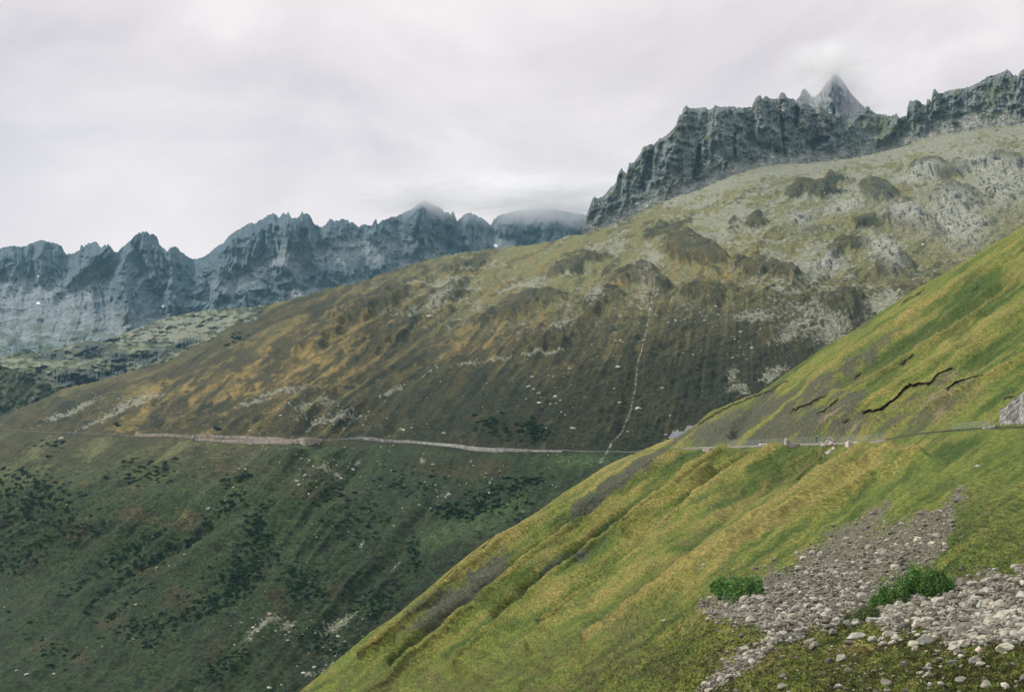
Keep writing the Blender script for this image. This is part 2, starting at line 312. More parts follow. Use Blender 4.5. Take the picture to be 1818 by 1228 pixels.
# lone peak behind the crag
dP = lambda X, Y: 3150 + (Y - 130) * -1.2 + .004 * (X - 1484) ** 2
Pk = Layer(CR_PEAK, [(1330,420),(1700,420)], 1340, 1690, 1.1, 170, dP, jag=1.2, jw=4, seed=8)
X, Y = Pk.PX, Pk.PY
k = .2 + .8 * sstep(0, 18, Y - Pk.crest)
Pk.disp += k * (38 * ridged(X / 30 + .006 * (Y - 130) * np.sign(X - 1484), Y / 120, o=3, s=61) + 16 * ridged(X / 9, Y / 26, o=3, s=62))
Pk.D -= 60 * strokes(X, Y, [([(1484,132),(1478,215)], 9)]); Pk.place()
o = Pk.mesh('mountain_peak', M_peak, dict(scree=.75 * sstep(-.1, .5, fbm(X / 14, Y / 9, o=4, s=63)), grass=X * 0, pale=X * 0), back=((60, 60), (300, 400), (800, 1000))); tag(o, kind='structure')

# the toothed crag on the right
hillc = interp(CR_HILL, np.arange(-320, 2101))
hc = lambda X: np.interp(X, np.arange(-320, 2101), hillc)
def dC(X, Y):
    t = np.clip((hc(X) - Y) / 130., -.5, 1.2)
    base = np.interp(X, [950, 1040, 1150, 1300, 1450, 1560, 1700, 1818, 2150], [2120, 2100, 2060, 2050, 2090, 2110, 2000, 1930, 1850])
    return base + 75 * t + 55 * np.maximum(t, 0) ** 2
Cg = Layer(CR_CRAG, [(x, y + 46) for x, y in CR_HILL], 985, 2080, 1.1, 240, dC, jag=1.7, jw=3.4, seed=21)
X, Y = Cg.PX, Cg.PY
wx = X + 6 * fbm(X / 40, Y / 50, o=3, s=22) + np.where(X < 1210, (Y - 300) * .22, 0)
tal = sstep(0, 1, (Y - hc(X) + 30 + 22 * fbm(X / 30, X * 0, o=3, s=24)) / 22)          # talus foot
sof = np.clip(blobs(X, Y, [(1560,235,45,40,-20),(1600,225,30,20,0),(1760,160,40,25,-20),(1760,215,70,16,0)]), 0, 1)
k = (.12 + .88 * sstep(0, 10, Y - Cg.crest)) * (1 - .85 * tal) * (1 - .5 * sof)
Cg.disp += k * (6 * ridged(X / 30 + Y / 60, Y / 24 - X / 70, o=4, s=29) + 5 * ridged(wx / 42, Y / 260, o=2, s=25) + 4.5 * ridged(wx / 14, Y / 90, o=4, s=26) + 2.2 * ridged(wx / 5.5, Y / 14, o=3, s=27)) + 2 * fbm(X / 16, Y / 12, o=4, s=28)
Cg.D += 30 * (1 - tal) * strokes(X, Y, [([(1388,205),(1392,290)], 3.5), ([(1416,195),(1414,225)], 3), ([(1304,240),(1306,320)], 3), ([(1290,290),(1288,320)], 3), ([(1244,260),(1232,330)], 5), ([(1330,220),(1340,260),(1400,280)], 14), ([(1160,260),(1140,330)], 6), ([(1500,214),(1440,262)], 12)])
Cg.D -= 26 * (1 - tal) * strokes(X, Y, [([(1390,170),(1390,205)], 5), ([(1425,186),(1428,225)], 6), ([(1452,192),(1460,240)], 7), ([(1349,174),(1356,225)], 6), ([(1280,200),(1270,250)], 14), ([(1213,200),(1190,290)], 12), ([(1660,165),(1664,195)], 5), ([(1624,182),(1626,205)], 8), ([(1596,212),(1560,260),(1530,285)], 8)])
Cg.place()
gl = sstep(.0, .45, fbm(X / 12, Y / 14, o=4, s=30) + .55 * sof - .1) * (1 - tal) * .8
pl = np.clip(blobs(X, Y, [(1390,190,7,14),(1428,215,6,18),(1460,225,9,16),(1452,200,4,8),(1370,215,7,12),(1475,245,5,6),(1240,330,12,16),(1345,292,8,8,-40),(1218,320,7,22,8)]) * sstep(-.4, .3, fbm(X / 6, Y / 10, o=3, s=31)), 0, 1) * .8
M = dict(scree=np.clip(tal * (.55 + .45 * fbm(X / 10, Y / 6, o=3, s=32)) + .35 * strokes(X, Y, [([(1640,262),(1720,215),(1818,200)], 16), ([(1585,205),(1545,240)], 2.5)]), 0, 1), grass=gl, pale=pl)
o = Cg.mesh('rock_crag', M_crag, M, back=((25, 20), (90, 110), (300, 420), (700, 900))); tag(o, kind='structure')

# hummocky valley head on the left
dK = tps([(-320,670,2600),(0,634,2700),(160,603,2750),(300,563,2950),(480,538,3100),(620,530,3150),(0,700,2250),(160,660,2300),(300,620,2450),(420,570,2700),(0,800,1900),(300,760,2000),(620,640,2300),(-320,800,1900)])
Kn = Layer(CR_KNOLL, [(-320,840),(100,760),(300,720),(620,620)], -230, 610, 1.2, 170, dK, jag=1.5, jw=10, seed=33)
X, Y = Kn.PX, Kn.PY
b1 = fbm(X / 55, Y / 22, o=3, s=34); b2 = ridged(X / 22, Y / 14, o=3, s=35)
clf = np.clip(blobs(X, Y, [(130,672,36,16,-6),(190,665,40,10,-10),(160,622,24,14,0),(212,636,20,12,0),(265,632,30,10,-15),(95,632,22,8,0),(330,610,20,8,-20)]), 0, 1)
Kn.disp += 16 * b1 + 9 * b2 + clf * 14 * ridged(X / 6, Y / 40, o=3, s=36)
Kn.D -= 90 * blobs(X, Y, [(160,615,22,14),(130,660,34,14),(212,630,20,12)])
Kn.place()
o = Kn.mesh('valley_head', M_hill, dict(ochre=X * 0, olive=.6 * sstep(-.3, .3, b1), dark=X * 0, green=.35 + .3 * b2, grey=.75 * sstep(0, .35, fbm(X / 16, Y / 6, o=4, s=38) + .3 * b1 + blobs(X, Y, [(255,600,14,12),(330,585,70,16,-12)])) * (1 - clf),
            lush=X * 0, rock=X * 0, cliff=np.clip(clf * 1.3, 0, 1), pale=X * 0), back=((60, 20), (300, 160))); tag(o, kind='structure')
# dark spur at the left edge
dS = lambda X, Y: 1950 - (Y - 650) * 2.2 + (X - 0) * .6
Sp = Layer(CR_SPUR, [(-320,860),(220,850)], -230, 215, 1.3, 110, dS, jag=1.2, jw=7, seed=44)
X, Y = Sp.PX, Sp.PY
Sp.disp += 9 * ridged((X + Y) / 40, (X - Y) / 60, o=4, s=45); Sp.place()
o = Sp.mesh('grassy_spur', M_hill, dict(ochre=.35 * sstep(.1, .5, fbm(X / 25, Y / 12, o=3, s=46)), olive=X * 0, dark=.35 + .4 * fbm(X / 18, Y / 12, o=3, s=47), green=.5 + X * 0, grey=.5 * sstep(.35, .6, fbm(X / 9, Y / 5, o=3, s=48)), lush=X * 0, rock=X * 0, cliff=X * 0, pale=X * 0), back=((60, 20), (300, 160))); tag(o, kind='structure')

# ------------------------------------------------------------------ the long hillside across the valley
dH = tps([(-320,850,1500),(0,742,1450),(120,688,1500),(250,652,1600),(345,613,1700),(480,540,1750),(620,505,1850),(790,453,2000),(1000,424,2050),(1100,395,2040),(1200,350,2010),(1300,312,2000),(1440,292,2040),(1560,272,2060),(1700,236,1960),(1818,222,1880),(2100,190,1800),
          (-320,760,1330),(0,764,1150),(240,776,930),(420,781,860),(545,786,800),(640,782,850),(760,790,800),(830,797,745),(950,800,705),(1100,803,665),(1300,806,640),(2000,806,600),
          (0,1000,840),(150,1000,760),(0,1228,600),(300,1228,540),(530,1228,520),(300,1000,700),(545,900,690),(545,1050,600),(700,900,680),(700,1050,590),(900,900,625),(850,980,585),(1000,1228,470),(1300,1228,440),(2000,1228,400),(-320,1228,700),(0,1500,480),(600,1500,420),(1300,1500,360),
          (130,720,1290),(300,690,1250),(450,640,1350),(450,720,1010),(620,600,1330),(620,690,1020),(780,560,1500),(800,660,1010),(900,500,1750),(950,700,800),(950,600,1050),(1130,700,770),(1130,600,910),(1140,540,1080),(1200,460,1550),(1130,450,1750),(1300,700,760),(1300,600,910),(1300,500,1200),(1400,420,1450),(1500,520,1100),(1500,400,1480),(1650,420,1250),(1650,330,1620),(1818,380,1250),(1818,300,1560),(1500,700,720),(1818,700,680),(2100,500,850)])
Hl = Layer(CR_HILL, [(-320,1400),(600,1400),(1300,1130),(2100,900)], -240, 2040, 1.5, 560, dH, jag=2.2, jw=13, power=1.0, seed=50)
X, Y = Hl.PX, Hl.PY
roadY = np.interp(X, *np.array(HILL_ROAD).T)
below = sstep(0, 10, Y - roadY)
phi = np.arctan2(Y - 150, 1300 - X)                      # fall-line fan of the slope
rr = np.hypot(Y - 150, X - 1300)
fw = phi + .011 * fbm(X / 160, Y / 160, o=2, s=51)
st1 = ridged(fw * 22, rr / 700, o=2, s=52); st2 = ridged(fw * 60, rr / 260, o=3, s=53); st3 = fbm(fw * 190, rr / 110, o=3, s=54)
ga = X * .89 - Y * .45; gb = X * .45 + Y * .89            # along / across the benches that rise to the right
knob = fbm(ga / 95, gb / 42, o=4, s=55); knob2 = ridged(ga / 34, gb / 17, o=3, s=56)
upper = sstep(0, 150, (640 - .10 * (X - 900)) - Y) * sstep(560, 900, X)               # knolly upper ground
rf = .12 + .88 * sstep(3, 26, np.abs(Y - roadY - 4))      # quiet beside the road
steep = sstep(.75, 1.15, phi)
brk = .35 + .9 * sstep(-.3, .5, fbm(X / 110, Y / 70, o=3, s=49))
cf = .1 + .9 * sstep(0, 40, Y - Hl.crest)
Hl.ndisp += cf * ((3.0 * st1 + 1.1 * st2 * brk * (1 - .5 * steep) + .35 * st3) * (1 - .8 * upper) * (1 - .8 * steep) * rf * (1 - .35 * below) + (1 - upper) * rf * (1 - .5 * below) * (2.2 * knob + .8 * knob2) + upper * (4.5 * knob + 1.1 * knob2 + .5 * fbm(ga / 14, gb / 8, o=3, s=68)) + rf * .4 * fbm(X / 11, Y / 6, o=4, s=57))
KN = [(1235,452,62,26,15,15),(1130,497,55,18,0,10),(1360,482,60,16,10,9),(1490,547,48,24,0,11),(820,467,62,13,-12,9),(790,527,64,18,-20,10),(920,547,90,18,-18,9),(660,542,72,18,-30,9),(1450,332,60,14,-10,11),(1560,342,50,14,0,11),(1680,302,60,16,0,11),(1330,397,44,12,-20,9),(1540,402,40,14,0,8),(1700,352,60,20,0,11),(1620,402,52,22,20,14),(1590,477,32,20,0,12),(1500,442,50,14,-10,8),(1250,522,60,20,0,9),(1060,542,50,22,-30,8),(980,602,60,20,-20,7),(700,600,70,16,-28,8),(560,600,90,16,-30,8),(1180,410,50,12,-20,8),(1010,470,70,12,-14,7),(1780,290,50,14,0,9)]
wx_ = X + 30 * fbm(X / 45, Y / 26, o=4, s=94); wy_ = Y + 13 * fbm(X / 45, Y / 26, o=4, s=95)
for a_, b_, c_, d_, e_, h_ in KN:
    q_ = blob(wx_, wy_, a_, b_, c_, d_, e_); Hl.ndisp += cf * h_ * .8 * sstep(.12, .8, q_)
# spur and gully lines seen in the photograph
Hl.ndisp += 3.5 * rf * strokes(X, Y, [([(1130,480),(1090,520)], 30), ([(590,800),(450,930),(250,1080)], 20), ([(545,790),(380,880)], 14), ([(730,500),(640,600)], 22), ([(1250,430),(1190,400)], 30)])
Hl.ndisp -= 2.2 * rf * strokes(X, Y, [([(560,830),(330,960),(60,1130)], 10), ([(820,560),(740,660)], 14), ([(1150,560),(1128,640),(1100,770)], 10), ([(830,800),(690,1000),(560,1120)], 14)])
Hl.D += 5.0 * sstep(.8, -.8, Y - roadY) - 5.0                 # the road's shelf
rock_z = np.clip(blobs(X, Y, [(1620,395,55,24,20),(1590,470,22,20,20),(1700,390,60,45,20),(1780,330,60,40,0),(1570,440,30,16,0),(425,590,26,16,-20),(1420,390,22,12),(1500,370,40,12,-10),(1750,300,50,16,-5),(1470,470,26,12,0),(1640,310,40,10,-10),(210,708,18,7,-15),(100,712,10,8)]), 0, 1)
facet = .6 * ridged(X / 16 + Y / 50, Y / 11 - X / 34, o=4, s=58) + .7 * ridged(X / 6.5 - Y / 30, Y / 5 + X / 22, o=3, s=67)
Hl.ndisp += rock_z * (1.6 * facet + 3)
Hl.place()
nz1 = fbm(X / 46, Y / 22, o=4, s=60); nz2 = fbm(X / 14, Y / 7, o=4, s=61); nz3 = fbm(X / 6, Y / 3.2, o=3, s=62); nz4 = fbm(X / 90, Y / 45, o=3, s=69)
left = sstep(760, 420, X + .35 * (Y - 700))
pa = fbm(ga / 60, gb / 17, o=4, s=63); pb = fbm(ga / 26, gb / 9, o=4, s=64); pc = fbm(fw * 40, rr / 140, o=4, s=65)
ochre = np.clip(sstep(-.15, .35, pa * .5 + pb * .6 + .35 * pc) * blobs(X, Y, [(620,600,190,75,-30),(500,660,210,60,-28),(330,700,140,40,-18),(860,500,140,28,-12),(980,455,140,20,-15),(720,520,110,35,-25),(250,768,80,12,0),(1110,520,90,30,-10),(880,600,120,40,-20),(1060,690,110,50,0),(1300,470,120,40,0)]) * 1.05, 0, 1) * (1 - .9 * below) + .12 * sstep(.1, .5, pc)
ochre_m = fbm(X / 16, Y / 7, o=3, s=98)
olive = np.clip(sstep(-.2, .42, pa * .5 + pb * .5 + .9 * upper - .15) * (.35 + .65 * upper) + .75 * left * below * sstep(1060, 830, Y) * sstep(-.4, .5, pc + .3 * nz2) + .35 * sstep(.2, .6, pc), 0, 1)
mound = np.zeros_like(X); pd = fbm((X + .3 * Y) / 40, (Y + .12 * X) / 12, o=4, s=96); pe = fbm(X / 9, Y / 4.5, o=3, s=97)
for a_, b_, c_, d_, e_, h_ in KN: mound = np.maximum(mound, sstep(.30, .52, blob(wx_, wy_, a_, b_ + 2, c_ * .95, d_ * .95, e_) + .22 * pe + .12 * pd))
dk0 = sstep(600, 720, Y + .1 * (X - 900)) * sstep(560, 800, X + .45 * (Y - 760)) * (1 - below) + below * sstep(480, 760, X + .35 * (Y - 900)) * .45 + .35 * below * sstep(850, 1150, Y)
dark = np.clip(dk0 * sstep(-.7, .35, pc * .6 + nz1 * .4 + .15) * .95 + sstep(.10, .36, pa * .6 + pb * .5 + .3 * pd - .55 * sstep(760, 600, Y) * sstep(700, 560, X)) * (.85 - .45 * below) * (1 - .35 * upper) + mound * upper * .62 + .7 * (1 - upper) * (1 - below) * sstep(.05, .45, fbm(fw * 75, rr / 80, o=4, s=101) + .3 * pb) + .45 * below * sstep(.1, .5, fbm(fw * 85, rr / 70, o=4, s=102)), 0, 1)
green = np.clip(blobs(X, Y, [(830,935,80,30,-18),(760,960,60,28,-20),(1040,815,70,14,0),(900,880,60,20),(640,1090,70,14,-25)]) * .95 + below * sstep(-.75, .3, nz4 + .4 * pc + .35) * (1 - .6 * left * sstep(900, 800, Y)), 0, 1)
lush = np.clip(blobs(X, Y, [(840,935,70,24,-20),(770,955,60,22,-22),(1030,818,70,12,0),(900,905,50,18,-20),(640,1085,60,9,-25),(560,800,60,6,5)]) * 1.2 * sstep(-.6, .2, nz2 + .3) - .1, 0, 1)
g0 = pb * .7 + nz3 * .5 + .3 * pa + .3 * nz2
gz = blobs(X, Y, [(1300,400,110,40,-15),(1500,330,190,40,-8),(1700,270,160,30),(1480,560,100,34,-15),(1420,470,90,44,-10),(1560,540,60,20),(1330,300,80,16,-14),(1420,288,110,14,-6),(1700,245,160,16,-4),(1150,470,26,50,15),(1080,440,60,10,-15),(830,470,50,12,-10),(800,520,60,26,-10),(950,500,60,8,-15),(1290,330,70,16,-18),(1400,305,90,14,-5),(1250,360,60,10,-25)])
gz = np.maximum(gz, stroke(X, Y, [(1180,366),(1240,345),(1300,320),(1400,300),(1480,292),(1560,280),(1640,255),(1700,246),(1818,232)], 13) * sstep(1140, 1200, X))
grey = np.clip(sstep(.02, .42, .55 * pd + .55 * pe + .75 * gz - .22 + .15 * nz2), 0, 1) * sstep(.05, .4, upper + gz * .5) * (1 - .9 * mound)
gp = blobs(X, Y, [(1250,336,60,10,-20),(1350,307,80,12,-12),(1460,292,60,8,0),(1600,264,90,14,-14),(1720,240,100,12,-6),(1800,230,60,10,0),(1330,330,50,8,-10),(1310,690,26,14,0),(1300,665,12,14),(1370,664,34,12,-20),(1480,590,40,20,-20),(1520,610,30,14,-30),(1400,600,40,10,-20),(880,640,40,4,-6),(830,652,30,4,-14),(970,628,40,4,-6),(450,716,36,5,-6),(500,700,60,6,-10),(560,720,50,8,-15),(590,745,60,10,-10),(130,730,70,6,-24),(190,740,70,6,-24),(240,715,60,10,-18),(760,664,20,4,-30),(700,690,40,4,-30),(480,1105,30,9,-20),(455,1118,26,8,-20),(510,1105,16,8,-20),(440,1135,14,5),(590,1190,30,10,-30),(550,1200,12,8),(600,1100,40,14,-20),(575,835,16,9),(600,845,14,5),(635,820,10,4,-45),(750,815,5,9,20),(870,860,5,12,20),(795,880,5,12,10),(640,960,4,14,30),(700,1000,5,16,40),(1000,580,40,14,-35),(1060,530,30,22,-40),(780,540,40,16,-35),(800,505,30,10),(1340,560,50,12,0)])
gpm = np.clip(sstep(.45, .75, gp + .55 * nz3 + .35 * nz2 - .1) * sstep(.05, .3, gp), 0, 1)
stream = [(1178,470),(1160,520),(1150,565),(1143,600),(1132,640),(1127,690),(1118,730),(1104,765),(1086,790)]
pale = np.clip(strokes(X, Y, [(stream, .95), ([(1086,790),(1066,820)], 1.4)]) * sstep(-.25, .35, nz3 + .3 * nz2 + .1) * .85 + .8 * stroke(X, Y, [(1160,460),(1145,500),(1150,545)], 9) * sstep(-.1, .3, nz3) * .5, 0, 1)
rockm = np.clip(rock_z * sstep(-.2, .35, facet) * 1.2, 0, 1)
ochre = np.clip(ochre * (1 + .7 * fbm(fw * 150, rr / 70, o=3, s=66)) + .5 * mound * upper * sstep(-.1, .5, ochre_m), 0, 1)
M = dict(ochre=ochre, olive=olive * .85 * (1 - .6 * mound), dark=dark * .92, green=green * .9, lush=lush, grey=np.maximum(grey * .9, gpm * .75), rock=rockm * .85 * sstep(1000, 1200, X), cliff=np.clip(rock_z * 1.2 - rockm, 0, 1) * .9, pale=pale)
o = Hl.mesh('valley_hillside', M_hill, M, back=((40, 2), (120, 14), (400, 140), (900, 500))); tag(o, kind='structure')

# ------------------------------------------------------------------ the near green slope
dF = tps([(280,1404,400),(530,1228,392),(660,1120,400),(820,995,408),(1000,875,420),(1140,797,428),(1240,750,436),(1370,680,445),(1560,555,455),(1700,470,462),(1818,400,468),(2150,190,480),
          (1200,797,400),(1300,794,368),(1400,790,340),(1500,787,312),(1575,779,290),(1680,764,262),(1818,758,238),(2000,750,215),(2150,745,200),
          (1300,830,345),(1000,1010,345),(860,1228,290),(700,1228,345),(1000,1228,205),(1100,1180,170),(1180,1228,125),(1250,1228,108),(1400,1228,90),(1818,1228,72),(2150,1228,66),
          (1200,1000,250),(1100,1080,250),(1350,1000,175),(1300,1045,152),(1250,1080,150),(1440,1100,118),(1420,1000,160),(1550,1080,114),(1620,1050,116),(1700,1040,112),(1818,1030,104),(1560,900,190),(1400,900,250),(1700,870,175),(1700,950,140),(1818,900,150),(1818,830,182),(1500,830,272),(1650,800,232),
          (1818,600,330),(1650,640,340),(1500,700,345),(1400,740,365),(2150,500,330),(600,1500,250),(1000,1500,110),(1400,1500,60),(1818,1500,50),(2150,1500,46),(280,1500,370)])
Fg = Layer(CR_FG, [(280,1560),(700,1480),(1100,1420),(2150,1400)], 290, 2110, 1.5, 620, dF, jag=0.8, jw=10, power=1.0, seed=70)
X, Y = Fg.PX, Fg.PY
roadY = np.interp(X, *np.array(FG_ROAD).T)
u = (X * .58 + Y * .815); w = (X * .815 - Y * .58)         # across / along the ribs
uw = u + 7 * fbm(u / 90, w / 260, o=2, s=71)
ribm = sstep(1180, 1000, Y - .18 * (X - 1000)) * sstep(1750, 1450, X + .6 * (Y - 780)) + .55 * sstep(770, 740, Y) + .12
ribm = np.clip(ribm, .12, 1) * sstep(0, 20, Y - Fg.crest + 6)
r1 = ridged(uw / 52, w / 520, o=2, s=72); r2 = ridged(uw / 20, w / 200, o=3, s=73); r3 = fbm(uw / 6, w / 60, o=3, s=74)
hum = fbm(X / 40, Y / 26, o=4, s=75); hum2 = fbm(X / 11, Y / 7, o=3, s=76)
near = sstep(900, 1120, Y + .25 * (X - 1400))
rf = sstep(3, 24, np.abs(Y - roadY + 3))
cf = .15 + .85 * sstep(0, 40, Y - Fg.crest)
ds = Fg.D / 340.
Fg.ndisp += ds * rf * cf * (ribm * (.8 * r1 + .34 * r2 + .14 * r3) * (1 - .8 * near) * (1 - .45 * sstep(770, 740, Y)) + .5 * hum + near * .5 * hum + .12 * hum2)

# hand-placed ribs and gullies
RIBS = [([(1120,806),(1040,862),(940,930),(850,1000),(720,1110)], 5), ([(1285,815),(1200,880),(1100,955),(1010,1025)], 5), ([(1345,820),(1250,890),(1165,960),(1080,1030),(980,1110)], 5), ([(1480,860),(1380,930),(1260,1010),(1120,1100)], 6), ([(1590,800),(1500,850),(1400,915),(1300,985)], 6), ([(1640,812),(1560,852),(1450,920)], 6), ([(1790,460),(1700,512),(1600,580)], 6), ([(1818,640),(1720,690),(1640,735)], 6), ([(1740,560),(1650,615),(1560,670)], 5), ([(1160,796),(1100,824),(1000,902),(900,968),(800,1047),(650,1167)], 10), ([(1225,800),(1150,852),(1060,925),(980,985),(860,1075),(720,1190),(670,1235)], 11), ([(1302,800),(1230,852),(1130,930),(1050,990),(960,1060),(820,1180)], 12), ([(1392,800),(1310,852),(1200,927),(1140,990),(1060,1055),(950,1150)], 13), ([(1545,800),(1440,870),(1330,940),(1200,1030),(1050,1140)], 16), ([(1262,845),(1180,905),(1120,950)], 7),
        ([(1720,500),(1640,545),(1520,620),(1440,680)], 9), ([(1810,560),(1700,620),(1600,680),(1480,750)], 12), ([(1600,600),(1500,660),(1420,720)], 8)]
GUL = [([(1192,804),(1130,850),(1050,908),(920,1000),(800,1090),(700,1172)], 9), ([(1262,806),(1180,878),(1090,930),(1000,1000),(880,1090)], 8), ([(1345,805),(1270,860),(1180,930),(1090,1000),(960,1100)], 9), ([(1440,805),(1395,842),(1320,895),(1240,955),(1150,1030),(1050,1110)], 13), ([(1530,800),(1450,850)], 6), ([(1480,790),(1455,815),(1420,845)], 6),
       ([(1370,692),(1330,735),(1300,775)], 8), ([(1800,500),(1700,560),(1600,620),(1500,690)], 10)]
rib_d = np.zeros_like(X); wob_ = 1.8 * fbm(X / 70, Y / 50, o=3, s=92)
for p_, w_ in RIBS: rib_d = np.maximum(rib_d, np.exp(-seg_d(X + wob_, Y + wob_, p_) / (w_ * 1.1)))
rib_s = rib_d; gul_s = strokes(X + wob_, Y + wob_, GUL)
Fg.ndisp += ds * rf * cf * (3.2 * rib_s * (1 - .6 * sstep(770, 740, Y)) - 2.3 * gul_s * (1 - .5 * sstep(770, 740, Y)))
Fg.D -= ds * rf * cf * (1 - .55 * sstep(770, 740, Y)) * (3.4 * rib_s - 2.6 * gul_s)
# turf scarps: the ground steps in below a torn edge
SC = [([(1566,750),(1590,748),(1615,744),(1640,722),(1662,704),(1690,688),(1704,668),(1722,658),(1730,659)], 1), ([(1712,694),(1730,678),(1760,672),(1790,670),(1806,672)], 1)]
SC = [[(1534,733),(1548,732),(1562,728),(1585,712),(1610,690),(1634,682),(1650,684),(1662,672),(1678,660),(1692,655)], [(1682,690),(1696,680),(1712,676),(1730,671),(1746,669)],
      [(1370,690),(1388,680),(1400,676)], [(1404,734),(1440,718),(1470,704)], [(1452,738),(1490,710)], [(1516,668),(1528,660)], [(1600,650),(1625,636)], [(1726,520),(1740,512)], [(1604,536),(1640,515)], [(1500,752),(1510,748)], [(1782,712),(1800,704)], [(1240,752),(1290,722),(1345,700),(1372,690)]]
ctrl = np.zeros_like(X); soil_shade = np.zeros_like(X)
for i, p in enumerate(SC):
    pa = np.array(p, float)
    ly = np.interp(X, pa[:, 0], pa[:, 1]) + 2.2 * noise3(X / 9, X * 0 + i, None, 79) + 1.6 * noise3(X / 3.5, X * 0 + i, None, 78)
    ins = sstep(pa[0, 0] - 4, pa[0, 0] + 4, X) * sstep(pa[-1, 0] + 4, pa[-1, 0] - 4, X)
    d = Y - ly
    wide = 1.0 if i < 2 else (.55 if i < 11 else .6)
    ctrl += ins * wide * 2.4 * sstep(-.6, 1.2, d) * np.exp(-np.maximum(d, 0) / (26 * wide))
    soil_shade = np.maximum(soil_shade, ins * sstep(-1.2, -.2, d) * sstep(2.4 + 8 * wide * np.clip(.5 + noise3(X / 14, X * 0 + 5 * i, None, 83), .15, 1), 1.0, d) * sstep(-.5, 0, noise3(X / 9, X * 0 + i, None, 93) + .25))  # dark soil band, with the shade under the torn edge painted in
Fg.place(); Fg.P = Fg.P + Fg.P / np.linalg.norm(Fg.P, axis=-1, keepdims=True) * ctrl[..., None]
n1 = fbm(X / 60, Y / 40, o=4, s=80); n2 = fbm(uw / 13, w / 230, o=3, s=81); n3 = fbm(X / 9, Y / 6, o=3, s=82); n4 = fbm(uw / 5, w / 40, o=3, s=86)
green = np.clip(.30 + .35 * gul_s + .45 * n1 + .75 * n2 - .6 * r2 + .35 * gul_s - .4 * rib_s + .4 * n4 + .9 * blobs(X, Y, [(1440,820,70,22,-35),(1340,870,90,22,-38),(1260,930,90,16,-38),(1700,560,140,40,-32),(1600,640,90,20,-35),(1760,640,60,25,-20),(1700,970,30,40,20),(1690,800,60,20),(1060,920,90,10,-40),(1180,850,60,10,-38)]), 0, 1)  # gully shade painted in as darker green, held back on the ribs
dry = np.clip(-.10 + .7 * np.clip(r2, 0, 1) * ribm - .5 * n2 + .4 * n4 + .5 * rib_s + .9 * blobs(X, Y, [(1520,850,70,14,-30),(1430,900,110,14,-33),(1300,960,140,12,-35),(1060,850,60,8,-38),(900,940,90,6,-38),(1600,800,70,8,-15),(1240,745,40,6,-35),(1180,785,30,6,-20),(1520,1150,50,14,-10),(1340,1170,60,10)]) + .35 * np.exp(-((Y - Fg.crest) / 5) ** 2), 0, 1)  # lit rib crests and skyline painted in with paler turf
n5 = fbm(X / 20 + .3 * Y / 20, Y / 9, o=4, s=87)
slip0 = poly(X, Y, [(1530,745),(1570,730),(1640,690),(1690,662),(1695,690),(1745,675),(1750,700),(1700,735),(1640,765),(1540,775)], 8, 8, 89)
heath = np.clip(.75 * slip0 * sstep(-.4, .2, n3 + .4 * n4) + .45 * gul_s * sstep(-.3, .3, n4 + .3 * n3) + .5 * sstep(.1, .45, n5 - .25 * r2) * (.35 + .65 * near) + sstep(1080, 1180, Y + .14 * (X - 1200)) * sstep(-.25, .35, n1 + .5 * n3 + .1) + .7 * blobs(X, Y, [(1760,930,60,60,0),(1720,890,50,30)]) * sstep(-.2, .3, n3 + .2) + .9 * blobs(X, Y, [(1600,1180,110,22,-4),(1730,1200,90,20),(1120,1110,60,20,-25)]) * sstep(-.4, .2, n3), 0, 1) * .9  # heath tone along the gullies is part of their painted shade
scar = poly(X, Y, [(1185,788),(1225,765),(1290,727),(1345,705),(1372,692),(1400,700),(1420,690),(1500,655),(1560,610),(1600,590),(1560,625),(1500,680),(1480,705),(1540,690),(1520,725),(1560,745),(1530,778),(1440,784),(1300,790)], 10, 9, 88) * sstep(-.32, .22, n2 * .8 + .6 * n4 + .12 + .5 * blobs(X, Y, [(1260,765,60,16,-20),(1345,725,40,14,-50),(1400,765,60,10,-10)]))
slip = poly(X, Y, [(1530,745),(1570,730),(1640,690),(1690,662),(1695,690),(1745,675),(1750,700),(1700,735),(1640,765),(1540,775)], 8, 8, 89)
strip = np.maximum(poly(X, Y, [(1192,803),(1165,801),(1110,835),(1050,888),(1000,928),(1008,944),(1080,896),(1135,864),(1182,828)], 6, 8, 84), poly(X, Y, [(905,985),(840,1028),(740,1110),(760,1118),(830,1066),(900,1008)], 6, 8, 85)) * sstep(-.6, .0, n2 + .5 * n4 + .2)
bare = np.clip(1.1 * strip + 1.2 * scar + slip * sstep(-.3, .4, n2 + .5 * n4 - .1) * .8 + blobs(X, Y, [(1125,838,17,50,52),(1085,875,17,60,52),(760,1095,12,55,52),(860,1005,12,55,52),(1010,940,8,45,52),(1082,930,12,6,-30),(1040,1000,7,16,50),(980,1010,8,30,50)]) * 1.4 * sstep(-.45, .25, n2 + n3 * .8), 0, 1) * .88
SP1 = [(1712,876),(1690,905),(1700,950),(1665,985),(1610,1015),(1570,1045),(1525,1090),(1470,1108),(1430,1118),(1390,1142),(1345,1168),(1300,1200),(1258,1232),(1240,1225),(1290,1180),(1350,1142),(1370,1128),(1345,1105),(1300,1100),(1235,1092),(1240,1075),(1275,1058),(1340,1058),(1345,1030),(1420,990),(1500,940),(1570,893),(1580,905),(1540,945),(1600,925),(1650,900)]
SP2 = [(1545,1100),(1560,1078),(1620,1066),(1690,1046),(1760,1020),(1818,1008),(1960,1000),(1960,1120),(1818,1130),(1760,1140),(1700,1150),(1640,1120),(1590,1118)]
sm = np.maximum(poly(X, Y, SP1, 20, 14, 90), poly(X, Y, SP2, 26, 16, 91))
stony = np.clip(sstep(.2, .8, sm + .4 * n3 + .2 * n1 - .25 * blobs(X, Y, [(1590,1020,50,14,-20),(1400,1068,30,8,10),(1690,1100,40,10),(1760,1085,40,8)])), 0, 1)
